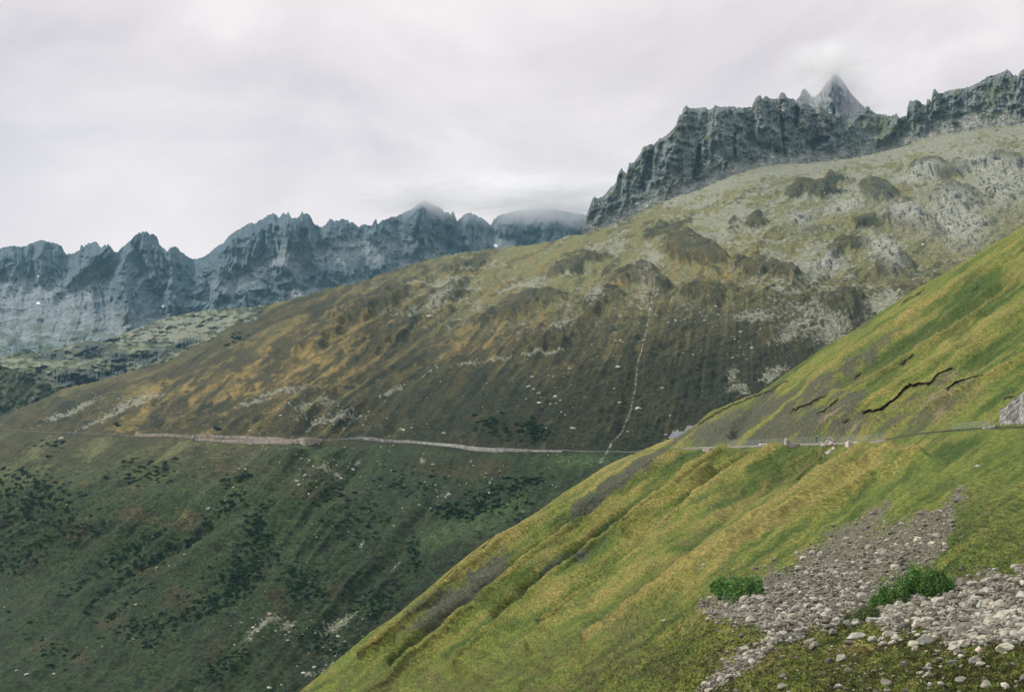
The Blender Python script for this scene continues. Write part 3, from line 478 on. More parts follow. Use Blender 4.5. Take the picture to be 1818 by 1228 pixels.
heath = heath * (1 - .3 * near)
earth = np.clip(blobs(X, Y, [(1660,705,26,8,-35),(1690,700,24,6,-30),(1745,690,14,4,-30),(1670,735,20,5,-40),(1480,740,30,6,-40),(1510,770,24,5,-45),(1690,665,14,5,-30)]) * 1.3 * sstep(-.3, .2, n4 + .1), 0, 1) * .7
roadm = np.exp(-((Y - roadY - 0) / 3) ** 2) * sstep(1150, 1200, X)
M = dict(green=green * .9, dry=dry * .8, heath=heath, bare=np.maximum(bare, .5 * roadm), stony=stony * .85, soil_shade=np.clip(soil_shade * 1.2, 0, 1), earth=earth)
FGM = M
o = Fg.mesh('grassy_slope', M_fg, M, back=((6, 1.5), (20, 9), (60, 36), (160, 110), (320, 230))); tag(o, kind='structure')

# valley bottom under everything
V = np.array([(-4150, -550, -330), (4150, -550, -330), (4150, 5550, -330), (-4150, 5550, -330)], float)
o = raw_mesh('valley_ground', V, np.array([[0, 1, 2, 3]]), M_hill); tag(o, kind='structure')

# ------------------------------------------------------------------ stones
import bmesh
def plain_mat(name, c, mott=None, rough=.92, bump=None):
    return ground_mat(name, c, mott=mott or (), bump=bump or ())
def vary_mat(name, cols, amount=.35, scale=.35):
    """stone or leaf material: each object and each loose piece gets its own tone from a ramp"""
    m, t, b = new_mat(name); N = t.nodes; L = t.links
    oi = N.new('ShaderNodeObjectInfo'); ge = N.new('ShaderNodeNewGeometry')
    a = N.new('ShaderNodeMath'); a.operation = 'ADD'; L.new(oi.outputs['Random'], a.inputs[0]); L.new(ge.outputs['Random Per Island'], a.inputs[1])
    fr = N.new('ShaderNodeMath'); fr.operation = 'FRACT'; L.new(a.outputs[0], fr.inputs[0])
    rp = N.new('ShaderNodeValToRGB'); L.new(fr.outputs[0], rp.inputs[0]); e = rp.color_ramp.elements
    while len(e) < len(cols): e.new(.5)
    for i, c in enumerate(cols): e[i].position = i / (len(cols) - 1); e[i].color = (*c, 1)
    tc = N.new('ShaderNodeTexCoord'); n = N.new('ShaderNodeTexNoise'); n.inputs['Scale'].default_value = 1 / scale; n.inputs['Detail'].default_value = 5
    L.new(tc.outputs['Object'], n.inputs['Vector'])
    r = N.new('ShaderNodeMapRange'); r.inputs[1].default_value = .3; r.inputs[2].default_value = .7; r.inputs[3].default_value = 1 - amount; r.inputs[4].default_value = 1 + amount
    L.new(n.outputs[0], r.inputs[0]); v = N.new('ShaderNodeVectorMath'); v.operation = 'SCALE'; L.new(rp.outputs[0], v.inputs[0]); L.new(r.outputs[0], v.inputs['Scale'])
    L.new(v.outputs[0], b.inputs['Base Color']); return m
M_scree = vary_mat('scree_stone', [(.065, .06, .047), (.33, .30, .24), (.155, .14, .11), (.46, .42, .345), (.11, .10, .082), (.25, .228, .185)])
M_pale = vary_mat('lichen_boulder', [(.38, .37, .26), (.44, .42, .34)], .3, .8)
M_grey = vary_mat('grey_boulder', [(.30, .30, .255), (.36, .35, .30)], .35, .6)
M_pink = vary_mat('pinkish_boulder', [(.50, .40, .33), (.46, .38, .31)], .25, .6)
M_white = vary_mat('whitish_boulder', [(.58, .54, .47), (.55, .52, .46)], .2, .6)
M_dark = vary_mat('dark_boulder', [(.17, .175, .165), (.20, .20, .185)], .35, .6)
def rock_shape(seed, sub=2, cuts=14, flat=.7, rough=.06):
    r = np.random.default_rng(seed)
    bm = bmesh.new(); bmesh.ops.create_icosphere(bm, subdivisions=sub, radius=1.0)
    V = np.array([v.co[:] for v in bm.verts]); Q = np.array([[v.index for v in f.verts] for f in bm.faces]); bm.free()
    for _ in range(cuts):
        n = r.normal(size=3); n /= np.linalg.norm(n); d = r.uniform(.5, .85)
        k = V @ n; V = V - np.maximum(k - d, 0)[:, None] * n
    V = V * (1 + rough * noise3(V[:, 0] * 2.2 + seed, V[:, 1] * 2.2, V[:, 2] * 2.2, seed))[:, None]
    V = V * np.array([1.0, r.uniform(.7, 1.0), r.uniform(flat * .75, flat)])
    return V / np.abs(V).max(), Q
ROCK_HI = [rock_shape(100 + i, 3, 16, .85) for i in range(10)]
ROCK_LO = [rock_shape(200 + i, 1, 7, .75, .0) for i in range(12)]
_rockme = {}
def rock(name, p, size, mat, label=None, cat='boulder', group=None, var=None, rot=None, sc=(1, 1, 1), lo=False, sink=.25):
    var = random.randrange(10) if var is None else var
    key = (var, mat.name, lo)
    if key not in _rockme:
        V, Q = (ROCK_LO if lo else ROCK_HI)[var]; t = raw_mesh(name, V, Q, mat, False, link=False); _rockme[key] = t.data; bpy.data.objects.remove(t)
    o = bpy.data.objects.new(name, _rockme[key]); COL.objects.link(o)
    o.scale = (size * sc[0], size * sc[1], size * sc[2])
    o.rotation_euler = rot if rot else (random.uniform(-.3, .3), random.uniform(-.3, .3), random.uniform(0, 6.3))
    o.location = (p[0], p[1], p[2] + size * sc[2] * (.55 - sink))
    return tag(o, label, cat, group)
def px_size(p, px): return np.linalg.norm(p) / F * px     # metres that px photograph pixels cover at point p

B = [  # px, py (foot), half-width px, material, label, var, rot z, scale
 (1524, 1134, 19, M_grey, 'broad pale grey rounded boulder below the dull low bush', 0, .3, (1, .8, .62)),
 (1547, 1136, 12, M_grey, 'smaller grey boulder leaning against the broad rounded one', 1, 1.0, (1, .8, .7)),
 (1641, 1143, 18, M_grey, 'large angular two-toned boulder with a dark underside in the rock field', 2, .2, (1, .8, .85)),
 (1739, 1160, 10, M_pink, 'pale pinkish rounded boulder standing on grass below the rock field', 3, 1.4, (1, .9, .95)),
 (1787, 1158, 16, M_pale, 'big rough lichen-green boulder on grass beside the pinkish one', 4, .4, (1, .9, .8)),
 (1647, 1206, 9, M_white, 'lone whitish boulder among dark heath at the bottom of the slope', 5, .1, (1, .7, .62)),
 (1757, 1090, 11, M_grey, 'pale grey blocky boulder at the upper rock field edge', 6, .7, (1, .9, .75)),
 (1790, 1092, 17, M_pale, 'long greenish boulder next to the pale blocky one', 7, .2, (1, .7, .62)),
 (1738, 1104, 11, M_pale, 'yellowish lichen-covered boulder in the middle of the rock field', 8, .5, (1, .9, .8)),
 (1720, 1106, 10, M_grey, 'light grey boulder touching the yellowish lichen-covered one', 9, 1.2, (1, .9, .8)),
 (1688, 1176, 14, M_dark, 'long low grey slab lying in the grass under the rock field', 1, .25, (1, .5, .38)),
 (1497, 968, 10, M_pink, 'tilted pale slab alone in the upper grey scree', 2, .5, (1, .45, .5)),
 (1437, 1141, 15, M_pale, 'flat yellowish slab along the lower edge of the scree', 3, .4, (1, .45, .35)),
 (1323, 1156, 11, M_grey, 'grey cracked boulder on grass left of the stony runnel', 4, .1, (1, .8, .62)),
 (1268, 1214, 10, M_dark, 'grey boulder at the low end of the stony runnel', 6, .2, (1, .9, .9)),
 (1296, 1204, 9, M_pink, 'pinkish white block beside the grey boulder in the runnel', 5, .4, (1, .7, .62)),
 (1263, 1226, 12, M_pink, 'pale pink slab lying at the very bottom of the runnel', 7, .5, (1, .5, .4)),
 (1776, 1136, 10, M_dark, 'dark grey pyramid-shaped rock above the rough green boulder', 8, .8, (1, .9, .95)),
 (1596, 1092, 9, M_pink, 'pinkish rounded boulder under the long bright bush', 9, .3, (1, .8, .75)),
 (1656, 1090, 5, M_white, 'small bright white stone in the rock field', 0, .3, (1, .8, .75)),
 (1763, 1010, 5, M_white, 'small white boulder alone on the heathy slope above the rock field', 1, .3, (1, .8, .65)),
 (1735, 831, 7, M_white, 'white angular rock alone in the high grass near the road', 2, .5, (1, .6, .45)),
 (1302, 1058, 15, M_grey, 'flat pale slab under the compact round bush', 3, -.3, (1, .5, .3)),
 (1527, 1106, 8, M_white, 'white-topped stone in front of the dull low bush', 6, .3, (1, .8, .75)),
 (1590, 1132, 12, M_pale, 'pale boulder left of the large angular two-toned one', 8, .3, (1, .8, .62)),
 (1572, 1126, 10, M_pale, 'small lichen boulder halfway between the rounded and angular boulders', 9, .9, (1, .8, .7)),
 (1726, 1093, 8, M_pink, 'pink stone in the rock field above the light grey boulder', 4, .3, (1, .8, .75)),
 (1770, 1026, 8, M_white, 'white block at the top edge of the right-hand stony patch'.replace('right-hand ', 'stepped '), 2, .3, (1, .7, .75)),
 (1634, 1196, 6, M_pale, 'small yellowish stone in the grass just above the lone whitish boulder', 7, .3, (1, .8, .7)),
 (1300, 1186, 7, M_pale, 'small lichen-yellow stone halfway up the stony runnel', 5, .9, (1, .8, .62)),
 (1335, 1174, 8, M_pale, 'greenish stone at the upper part of the stony runnel', 0, .9, (1, .7, .6)),
 (1307, 1170, 5, M_white, 'small white pebble-like stone on grass near the grey cracked boulder', 8, .9, (1, .8, .5)),
 (1182, 1106, 6, M_white, 'lone white stone on the brown slope left of the scree', 3, .9, (1, .8, .5)),
]
for (px, py, hw, mat, lab, var, rz, scl) in B:
    p = Fg.at(px, py); rock('boulder', p, px_size(p, hw), mat, lab, var=var, rot=(.1, -.12, rz), sc=scl, sink=.2)
# scree: the 300 largest stones one by one, the rest as one mass
cand = []
while len(cand) < 15000:
    px = random.uniform(1230, 1850); py = random.uniform(868, 1235)
    c_ = min(max(int((px - Fg.x0) / Fg.step), 0), Fg.n - 2); j_ = int(np.clip((py - Fg.crest[c_]) / (Fg.bot[c_] - Fg.crest[c_]) * (Fg.m - 1), 0, Fg.m - 2)); d = stony[j_, c_]
    if d < .04 + .9 * random.random() and random.random() > .02 * (py > 1000): continue
    low_ = min(max((py - 930) / 160, 0), 1)
    size = (.046 + .030 * low_) * (1 / max(random.random(), .004)) ** .43
    if px > 1560 and py > 1050: size *= 1.12
    cand.append((size, px, py))
cand.sort(reverse=True)
for size, px, py in cand[:300]:
    rock('scree_stone', Fg.at(px, py), min(size, .6), random.choice([M_scree] * 6 + [M_grey, M_pale]), 'larger grey-brown stone lying loose in the scree below the road', 'stone', 'larger loose stones of the scree', sc=(1, .85, .8))
def merged_rocks(name, items, mat):
    Vs, Qs, n = [], [], 0
    for size, p in items:
        V, Q = ROCK_LO[random.randrange(12)]
        a = random.uniform(0, 6.3); t = random.uniform(-.5, .5); ca, sa, ct, st = math.cos(a), math.sin(a), math.cos(t), math.sin(t)
        Rm = np.array([[ca, -sa * ct, sa * st], [sa, ca * ct, -ca * st], [0, st, ct]])
        Vs.append((V * size) @ Rm.T + p + np.array([0, 0, size * .5])); Qs.append(Q + n); n += len(V)
    return raw_mesh(name, np.concatenate(Vs), np.concatenate(Qs), mat, False)
for _ in range(48):
    px, py = random.uniform(1560, 1815), random.gauss(1108, 22); p = Fg.at(px, py)
    rock('field_boulder', p, px_size(p, random.uniform(4, 9)), random.choice([M_pale, M_grey, M_grey, M_pink]), 'pale half sunken boulder of the rock field under the long bush', 'boulder', 'pale boulders of the rock field', sc=(1, .85, .75), sink=.3)
o = merged_rocks('scree_gravel', [(min(s_, .6), Fg.at(x, y)) for s_, x, y in cand[300:]], M_scree); tag(o, kind='stuff')

# pale boulders strewn over the hillside across the valley
HB = [(1132,725,7,'large yellowish boulder beside the thin pale runnel on the far hillside'), (765,574,8,'flat grey boulder high on the heathy far hillside'), (655,592,0,''), (445,769,5,'pale boulder just above the walled spur of the far road'), (110,780,6,'pale boulder directly below the far left end of the road'.replace('left ', ''))]
for px, py, hw, lab in HB:
    if hw:
        p = Hl.at(px, py); rock('boulder', p, px_size(p, hw), M_pale, lab, sc=(1, .8, .7), sink=.25)
hb = [(1143,605),(1137,603),(1010,655),(1000,668),(985,690),(1013,660),(940,690),(950,697),(958,702),(985,705),(995,712),(1018,762),(960,720),(945,668),(1092,604),(1105,608),(1102,632),(1097,652),(1100,605),(1090,690),(1100,716),(1115,770),(1190,742),(1182,768),(1175,690),(1215,572),(1200,570),(1270,545),(1275,560),(1315,587),(1298,596),(1250,570),(580,829),(598,847),(606,850),(561,862),(541,850),(527,862),(532,872),(548,882),(640,846),(628,832),(536,816),(549,822),(556,828),(670,822),(563,958),(598,937),(628,917),(440,845),(445,790),(770,830),(752,818),(815,858),(873,853),(868,875),(797,880),(800,905),(745,895),(700,935),(706,738),(712,764),(717,766),(735,770),(760,758),(690,752),(676,763),(790,771),(610,742),(640,735),(655,728),(515,727),(545,730),(560,745),(500,742),(530,757),(590,752),(612,760),(300,690),(245,708),(212,712),(400,890),(415,870),(372,905),(345,970),(330,985),(280,1010),(250,1090),(240,1140),(95,1195),(30,1195),(50,1205),(430,1105),(448,1112),(465,1100),(475,1090),(482,1098),(490,1120),(515,1105),(520,1112),(552,1100),(512,1142),(612,1140),(600,1128),(560,1190),(430,1165),(415,1140),(460,1128),(500,1215),(480,1225),(540,1200),(1560,455),(1585,470),(1570,482),(1645,395),(1640,440),(1655,450),(1700,420),(1440,430),(1450,440),(1432,428),(1480,480),(1500,500),(1520,520),(1400,590),(1420,600),(1395,470),(1340,560),(1325,640),(1300,635),(1335,620)]
for px, py in hb:
    p = Hl.at(px + random.uniform(-1, 1), py); rock('hillside_boulder', p, px_size(p, random.choice([2.0, 2.6, 3.2, 4.0, 5.0])), random.choice([M_pale, M_pale, M_pink, M_white, M_grey]), 'small pale boulder strewn on the dark heath hillside across the valley', 'boulder', 'pale boulders strewn over the far hillside', lo=True, sc=(1, .85, .8))
hs = []
while len(hs) < 1000:
    px = random.uniform(0, 1700); py = random.uniform(330, 1220)
    if px > 1000 and py < 640: w_ = .8 if px > 1230 else .3
    else: w_ = max(math.exp(-((px - a) / b) ** 2 - ((py - c) / d) ** 2) for a, b, c, d in ((580, 110, 850, 70), (600, 120, 735, 30), (480, 80, 1110, 40), (800, 200, 860, 40), (950, 90, 690, 50), (200, 150, 730, 30), (600, 60, 1140, 50))) * .9 + .03
    if random.random() > w_: continue
    if py < np.interp(px, Hl.px, Hl.crest) + 6: continue
    p = Hl.at(px, py); hs.append((px_size(p, random.choice([.7, .9, 1.1, 1.4, 2.0])), p))
o = merged_rocks('hillside_rubble', hs, M_pale); tag(o, kind='stuff')

# ------------------------------------------------------------------ shrubs
def leaf_cloud(n, seed, leaf, r=(1, 1, .6), hollow=.45, clumps=9):
    """leaf quads gathered in clumps through a dome-shaped volume (unit half-width)"""
    g = np.random.default_rng(seed)
    c = g.normal(size=(clumps, 3)); c /= np.linalg.norm(c, axis=1, keepdims=True); c *= g.uniform(hollow, .8, (clumps, 1)); c[:, 2] = np.abs(c[:, 2])
    k = g.integers(0, clumps, n); d = g.normal(size=(n, 3)); d /= np.linalg.norm(d, axis=1, keepdims=True)
    p = c[k] + d * (g.uniform(.5, 1, (n, 1)) * g.uniform(.16, .48, clumps)[k][:, None]); p[:, 2] = np.maximum(p[:, 2], -.05)
    p = p * np.array(r)
    a = g.normal(size=(n, 3)); a /= np.linalg.norm(a, axis=1, keepdims=True); b = np.cross(a, g.normal(size=(n, 3))); b /= np.linalg.norm(b, axis=1, keepdims=True)
    s = leaf * g.uniform(.6, 1.3, (n, 1))
    V = np.stack([p - a * s, p + b * s * .5, p + a * s, p - b * s * .5], 1).reshape(-1, 3)
    return V, np.arange(4 * n).reshape(n, 4)
M_alder = vary_mat('alder_leaves', [(.014, .040, .024), (.026, .066, .036), (.018, .050, .036)], .4, 1.2)
M_bush = vary_mat('bush_leaves', [(.085, .20, .045), (.15, .29, .08), (.07, .155, .04), (.13, .24, .06)], .35, .8)
M_bush2 = vary_mat('dull_bush_leaves', [(.12, .165, .055), (.18, .20, .08), (.09, .13, .05)], .35, .8)
M_twig = ground_mat('twig_bark', (.09, .07, .05))
AL = []
for i in range(6):
    V, Q = leaf_cloud(170, 300 + i, .17, (1, .9, .55)); t = raw_mesh('alder_shrub', V, Q, M_alder, False, link=False); AL.append(t.data); bpy.data.objects.remove(t)
SH = [  # path, spread px, count
 ([(20,850),(60,870),(110,900)], 32, 130), ([(20,900),(60,920)], 30, 60), ([(215,850),(300,835)], 22, 55), ([(300,940),(210,985),(110,1060)], 9, 80), ([(440,868),(330,960),(235,1010),(140,1095)], 9, 150),
 ([(470,945),(440,1010),(400,1060)], 20, 170), ([(400,1065),(300,1110),(210,1130)], 16, 110), ([(450,1000),(360,1080)], 22, 90), ([(520,1010),(545,1040),(530,1060)], 24, 80), ([(560,885),(600,870)], 16, 25), ([(470,900),(455,960)], 9, 35),
 ([(780,905),(830,912),(900,885)], 15, 130), ([(840,880),(960,855)], 14, 70), ([(940,755),(960,780)], 16, 75), ([(850,745),(900,775)], 16, 45), ([(690,1050),(640,1080)], 24, 45), ([(590,960),(680,900)], 30, 55),
 ([(420,1170),(370,1210)], 18, 60), ([(300,1130),(250,1150)], 15, 25), ([(0,1000),(60,990)], 26, 50), ([(660,1090),(690,1075)], 12, 25), ([(560,1120),(600,1170)], 20, 45), ([(730,950),(740,1000),(660,1090)], 10, 40), ([(60,800),(110,780),(90,815)], 10, 14), ([(400,870),(450,850)], 8, 25), ([(210,760)], 3, 3), ([(385,766)], 5, 5), ([(430,598),(410,615)], 8, 12), ([(280,1050),(180,1110)], 8, 40), ([(100,950),(180,930)], 30, 40), ([(20,1120),(140,1180)], 30, 30), ([(700,860),(760,850)], 25, 30), ([(950,850),(900,930)], 12, 20)]
sh = []
for path, sp_, cnt in SH:
    cnt = int(cnt * 1.5)
    pa = np.array(path, float)
    for _ in range(cnt):
        t = random.random() * (len(pa) - 1) if len(pa) > 1 else 0; i = min(int(t), max(len(pa) - 2, 0)); q = pa[i] + (pa[i + 1] - pa[i]) * (t - i) if len(pa) > 1 else pa[0]
        px, py = q[0] + random.gauss(0, sp_ * .8), q[1] + random.gauss(0, sp_ * .55)
        if py < np.interp(px, Hl.px, Hl.crest) + 5 or abs(py - np.interp(px, *np.array(HILL_ROAD).T)) < 5: continue
        p = Hl.at(px, py)
        if px > 560 and py > np.interp(px, *np.array(CR_FG).T) - 2: continue
        sh.append((random.choice([1.8, 2.4, 3.0, 3.6, 4.4, 5.4]) * px_size(p, 1.35), p))
sh.sort(key=lambda q: -q[0] / np.linalg.norm(q[1]))
for i, (s_, p) in enumerate(sh[:300]):
    o = bpy.data.objects.new('alder_shrub', AL[i % 6]); COL.objects.link(o); o.location = p; o.scale = (s_, s_, s_); o.rotation_euler = (0, 0, random.uniform(0, 6.3))
    tag(o, 'low dark green alder shrub in a patch on the far hillside', 'shrub', 'alder shrubs on the far hillside')
Vs, Qs, n_ = [], [], 0
for i, (s_, p) in enumerate(sh[300:]):
    V, Q = leaf_cloud(70, 400 + i % 40, .24, (1, .9, .55)); Vs.append(V * s_ + p); Qs.append(Q + n_); n_ += len(V)
o = raw_mesh('shrubbery', np.concatenate(Vs), np.concatenate(Qs), M_alder, False); tag(o, kind='stuff')

def tube(pts, r0, r1, k=5):
    pts = np.array(pts, float); V = []; Q = []
    for i, p in enumerate(pts):
        d = pts[min(i + 1, len(pts) - 1)] - pts[max(i - 1, 0)]; d /= np.linalg.norm(d); a = np.cross(d, [.3, .9, .1]); a /= np.linalg.norm(a); b = np.cross(d, a)
        r = r0 + (r1 - r0) * i / (len(pts) - 1)
        for j in range(k): V.append(p + r * (math.cos(2 * math.pi * j / k) * a + math.sin(2 * math.pi * j / k) * b))
    for i in range(len(pts) - 1):
        for j in range(k): Q.append((i * k + j, i * k + (j + 1) % k, (i + 1) * k + (j + 1) % k, (i + 1) * k + j))
    return np.array(V), np.array(Q)
def merge(parts):
    Vs, Qs, n = [], [], 0
    for V, Q in parts: Vs.append(V); Qs.append(np.array(Q) + n); n += len(V)
    return np.concatenate(Vs), np.concatenate(Qs)
def bush(label, foot, mat, seed, n, leaf, bare_side=0):
    """foot: list of (px, py, half-width m, height m) lobes standing on the slope"""
    base = Fg.at(foot[len(foot) // 2][0], foot[len(foot) // 2][1])
    t = bpy.data.objects.new('bush', None); COL.objects.link(t); t.location = base; tag(t, label, 'bush')
    fol = []; st = []
    g = random.Random(seed)
    for i, (px, py, hw, ht) in enumerate(foot):
        p = Fg.at(px, py) - base
        V, Q = leaf_cloud(n, seed + i, leaf / hw, (1, .9, ht / hw), clumps=14); fol.append((V * hw + p, Q))
        for _ in range(4):
            a = g.uniform(0, 6.3); e = np.array([math.cos(a) * hw * .8, math.sin(a) * hw * .7, ht * g.uniform(.6, .85)])
            st.append(tube([p + np.array([0, 0, -.1]), p + e * .45 + np.array([0, 0, ht * .12]), p + e], .05, .012))
    raw_mesh('foliage', *merge(fol), mat, False, t); [raw_mesh('stem', *q_, M_twig, True, t) for q_ in st]
bush('compact round green bush at the upper tip of the scree', [(1294, 1057, 1.6, 2.3), (1316, 1059, 2.0, 3.2), (1335, 1060, 1.4, 2.6), (1281, 1054, 1.1, 1.7)], M_bush, 11, 1500, .13)
bush('long bright green bush stretched between scree and rock field', [(1560, 1076, 1.0, 1.5), (1580, 1073, 1.3, 2.2), (1600, 1068, 1.4, 2.6), (1622, 1063, 1.5, 3.3), (1645, 1058, 1.4, 2.9), (1668, 1052, 1.1, 2.1), (1680, 1049, .8, 1.4)], M_bush, 31, 1300, .11)
bush('dull olive low bush above the broad rounded boulder', [(1506, 1106, .85, 1.0), (1527, 1104, 1.1, 1.5), (1547, 1101, .85, 1.3)], M_bush2, 51, 1100, .09)

# ------------------------------------------------------------------ roads and masonry
M_road = ground_mat('road_asphalt', (.11, .11, .105), mott=[((2, 2, 1), 0, .2, 3)])
M_road2 = ground_mat('road_dusty', (.24, .23, .21), mott=[((2, 2, 1), 0, .2, 3)])
def masonry(name, c1, c2, s=1.0):
    m, t, b = new_mat(name); N = t.nodes; L = t.links
    tc = N.new('ShaderNodeTexCoord'); vo = N.new('ShaderNodeTexVoronoi'); vo.inputs['Scale'].default_value = 1 / s; L.new(tc.outputs['Object'], vo.inputs['Vector'])
    rp = N.new('ShaderNodeMix'); rp.data_type = 'RGBA'; sx = N.new('ShaderNodeSeparateColor'); L.new(vo.outputs['Color'], sx.inputs[0]); L.new(sx.outputs[0], rp.inputs['Factor'])
    rp.inputs['A'].default_value = (*c1, 1); rp.inputs['B'].default_value = (*c2, 1)
    ns = N.new('ShaderNodeTexNoise'); ns.inputs['Scale'].default_value = .35; ns.inputs['Detail'].default_value = 5; L.new(tc.outputs['Object'], ns.inputs['Vector'])
    r = N.new('ShaderNodeMapRange'); r.inputs[1].default_value = .3; r.inputs[2].default_value = .7; r.inputs[3].default_value = .6; r.inputs[4].default_value = 1.25; L.new(ns.outputs[0], r.inputs[0])
    v = N.new('ShaderNodeVectorMath'); v.operation = 'SCALE'; L.new(rp.outputs['Result'], v.inputs[0]); L.new(r.outputs[0], v.inputs['Scale']); L.new(v.outputs[0], b.inputs['Base Color'])
    bp = N.new('ShaderNodeBump'); bp.inputs['Distance'].default_value = .25; bp.inputs['Strength'].default_value = .9; L.new(vo.outputs['Distance'], bp.inputs['Height']); bp.invert = True; L.new(bp.outputs[0], b.inputs['Normal'])
    return m
M_wall = masonry('pale_dry_stone', (.40, .34, .29), (.28, .25, .21), .7)
M_gab = masonry('grey_block_stone', (.44, .43, .40), (.20, .20, .185), .7)
M_conc = ground_mat('pale_concrete', (.50, .45, .41), mott=[((1.5, 1.5, .7), 0, .15, 4)])
M_conc2 = ground_mat('weathered_concrete', (.30, .28, .25), mott=[((1.5, 1.5, .7), 0, .3, 4)])
M_steel = ground_mat('galvanised_steel', (.27, .30, .31))
def road_strip(name, layer, pts, x0, x1, width, lift, step=6, mat=None):
    V = []
    for px in np.arange(x0, x1, step):
        py = np.interp(px, *np.array(pts).T); a = layer.at(px, py + .3); d = np.array([a[0], a[1], 0]); d /= np.linalg.norm(d)
        V += [a + np.array([0, 0, lift]), a + d * width + np.array([0, 0, lift])]
    n = len(V) // 2
    o = raw_mesh(name, np.array(V), np.array([(2 * i, 2 * i + 2, 2 * i + 3, 2 * i + 1) for i in range(n - 1)]), mat or M_road); return tag(o, kind='structure')
road_strip('road', Fg, FG_ROAD, 1130, 2090, 4.6, .12)
road_strip('road', Hl, HILL_ROAD, -230, 1180, 5.0, .2, 5, M_road2)
def wall(label, layer, top, bot, mat, thick=1.2, name='retaining_wall', cat='wall', step=4.0, front=.4, amp=.12, group=None):
    """masonry standing in front of the bank: face from the traced foot line up to the traced top line"""
    xs = np.arange(top[0][0], top[-1][0] + .01, step); V = []
    for i, px in enumerate(xs):
        yt = np.interp(px, *np.array(top).T); yb = np.interp(px, *np.array(bot).T)
        p = layer.at(px, yb); Dp = np.linalg.norm(p[:2]); d = np.array([p[0], p[1], 0]) / Dp
        f = p - d * front; sc_ = (Dp - front) / F
        ht = max((yb - yt) * sc_, .3) + amp * random.uniform(-1, 1)
        b_ = f.copy(); b_[2] -= 1.0 ; t_ = f + d * .08 * ht; t_[2] = f[2] + ht
        V += [b_, t_, t_ + d * thick, b_ + d * thick]
    n = len(xs); Q = []
    for i in range(n - 1):
        for j in range(4): Q.append((4 * i + j, 4 * i + 4 + j, 4 * i + 4 + (j + 1) % 4, 4 * i + (j + 1) % 4))
    Q += [(0, 1, 2, 3), (4 * n - 4, 4 * n - 1, 4 * n - 2, 4 * n - 3)]
    o = raw_mesh(name, np.array(V), np.array(Q), mat, False); return tag(o, label, cat, group)
wall('long pale stone bank wall above the far road on the spur', Hl, [(240, 769), (300, 771), (360, 773), (440, 775), (520, 778.5)], [(240, 773.5), (300, 776), (360, 778.5), (440, 780), (520, 782.5)], M_wall, 2.0)
wall('pale retaining wall under the far road on the spur', Hl, [(346, 780), (420, 781), (480, 782.5), (519, 783.5)], [(346, 782), (420, 787), (480, 788), (519, 788)], M_wall, 4.0)
wall('wedge of pale masonry at the corner of the far road', Hl, [(518, 782), (535, 779), (550, 779), (575, 780)], [(518, 787), (532, 788), (541, 793), (551, 792), (565, 786), (575, 783)], M_wall, 4.0, step=2.5)
wall('long curved pale wall carrying the far road round the side valley', Hl, [(606, 778), (640, 776.5), (660, 777), (680, 780), (760, 785.5), (820, 790), (840, 793), (880, 796), (950, 798.5), (1000, 800)], [(606, 780.5), (640, 780), (660, 782.5), (680, 784.5), (760, 789.5), (820, 796), (840, 799.5), (880, 802), (950, 801.5), (1000, 802)], M_gab, 3.5)
wall('short pale stone wall piece under the near road by the dark gully', Fg, [(1247, 794), (1267, 793.5)], [(1247, 800), (1258, 803), (1267, 799)], M_wall, 3.0, step=3, front=.5)
wall('broken rubble wall stub at the end of the near road', Fg, [(1195, 797), (1212, 797)], [(1195, 802), (1206, 805), (1212, 800)], M_gab, 2.0, step=2.5, front=.4, amp=.3)
wall('pale stone buttress wall under the near road fence', Fg, [(1394, 789.5), (1418, 788)], [(1394, 797), (1400, 802), (1406, 799), (1418, 792)], M_wall, 3.0, step=3, front=.6)
wall('clean white concrete parapet at the near road edge', Fg, [(1501, 786), (1527, 785.5)], [(1501, 793), (1508, 797), (1514, 792), (1527, 788.5)], M_conc, 2.0, 'concrete_parapet', step=3.2, front=.5, amp=0)
wall('low stone kerb wall where the near road meets the block slope', Fg, [(1744, 758), (1768, 754)], [(1744, 761), (1768, 758.5)], M_gab, 1.0, step=2.5, front=.5, amp=.15)
wall('low pale kerb wall along the outer edge of the near road', Fg, [(x_, y_ - 1.6) for x_, y_ in FG_ROAD if 1200 <= x_ <= 1575], [(x_, y_ + 1.2) for x_, y_ in FG_ROAD if 1200 <= x_ <= 1575], M_conc2, .5, 'kerb_wall', step=4, front=.15, amp=.06)
# steep block revetment above the road at the right edge
def revetment():
    top = [(1772, 731), (1779, 728), (1789, 724), (1790, 718), (1800, 711), (1818, 699), (1850, 688), (1900, 680), (1960, 690), (2000, 735)]
    xs = np.concatenate([[1775, 1775.2], np.arange(1778, 2000, 3.0)]); V = []; rows = 14
    for px in xs:
        yt = np.interp(px, *np.array(top).T); yb = np.interp(px, *np.array(FG_ROAD).T) - 1.0
        f = Fg.at(px, yb + 1.6); d = np.array([f[0], f[1], 0]); Dp = np.linalg.norm(d); d /= Dp; f = f + d * 4.9; ht = max((yb - yt) * (Dp + 6) / F, .4)
        if px == 1775: f = f + d * 6
        for r in range(rows):
            t = r / (rows - 1); p = f + d * (t * ht * .22 + random.uniform(-.12, .12)); p[2] = f[2] - .4 + t * (ht + .4) + (random.uniform(-.1, .1) if r else 0); V.append(p)
        V.append(p + d * 6 + np.array([0, 0, -1.0]))
    n = len(xs); k = rows + 1
    Q = [(k * i + j, k * i + k + j, k * i + k + j + 1, k * i + j + 1) for i in range(n - 1) for j in range(rows)]
    o = raw_mesh('stone_revetment', np.array(V), np.array(Q), M_gab, False); tag(o, 'high steep grey block revetment above the near road', 'retaining wall')
revetment()
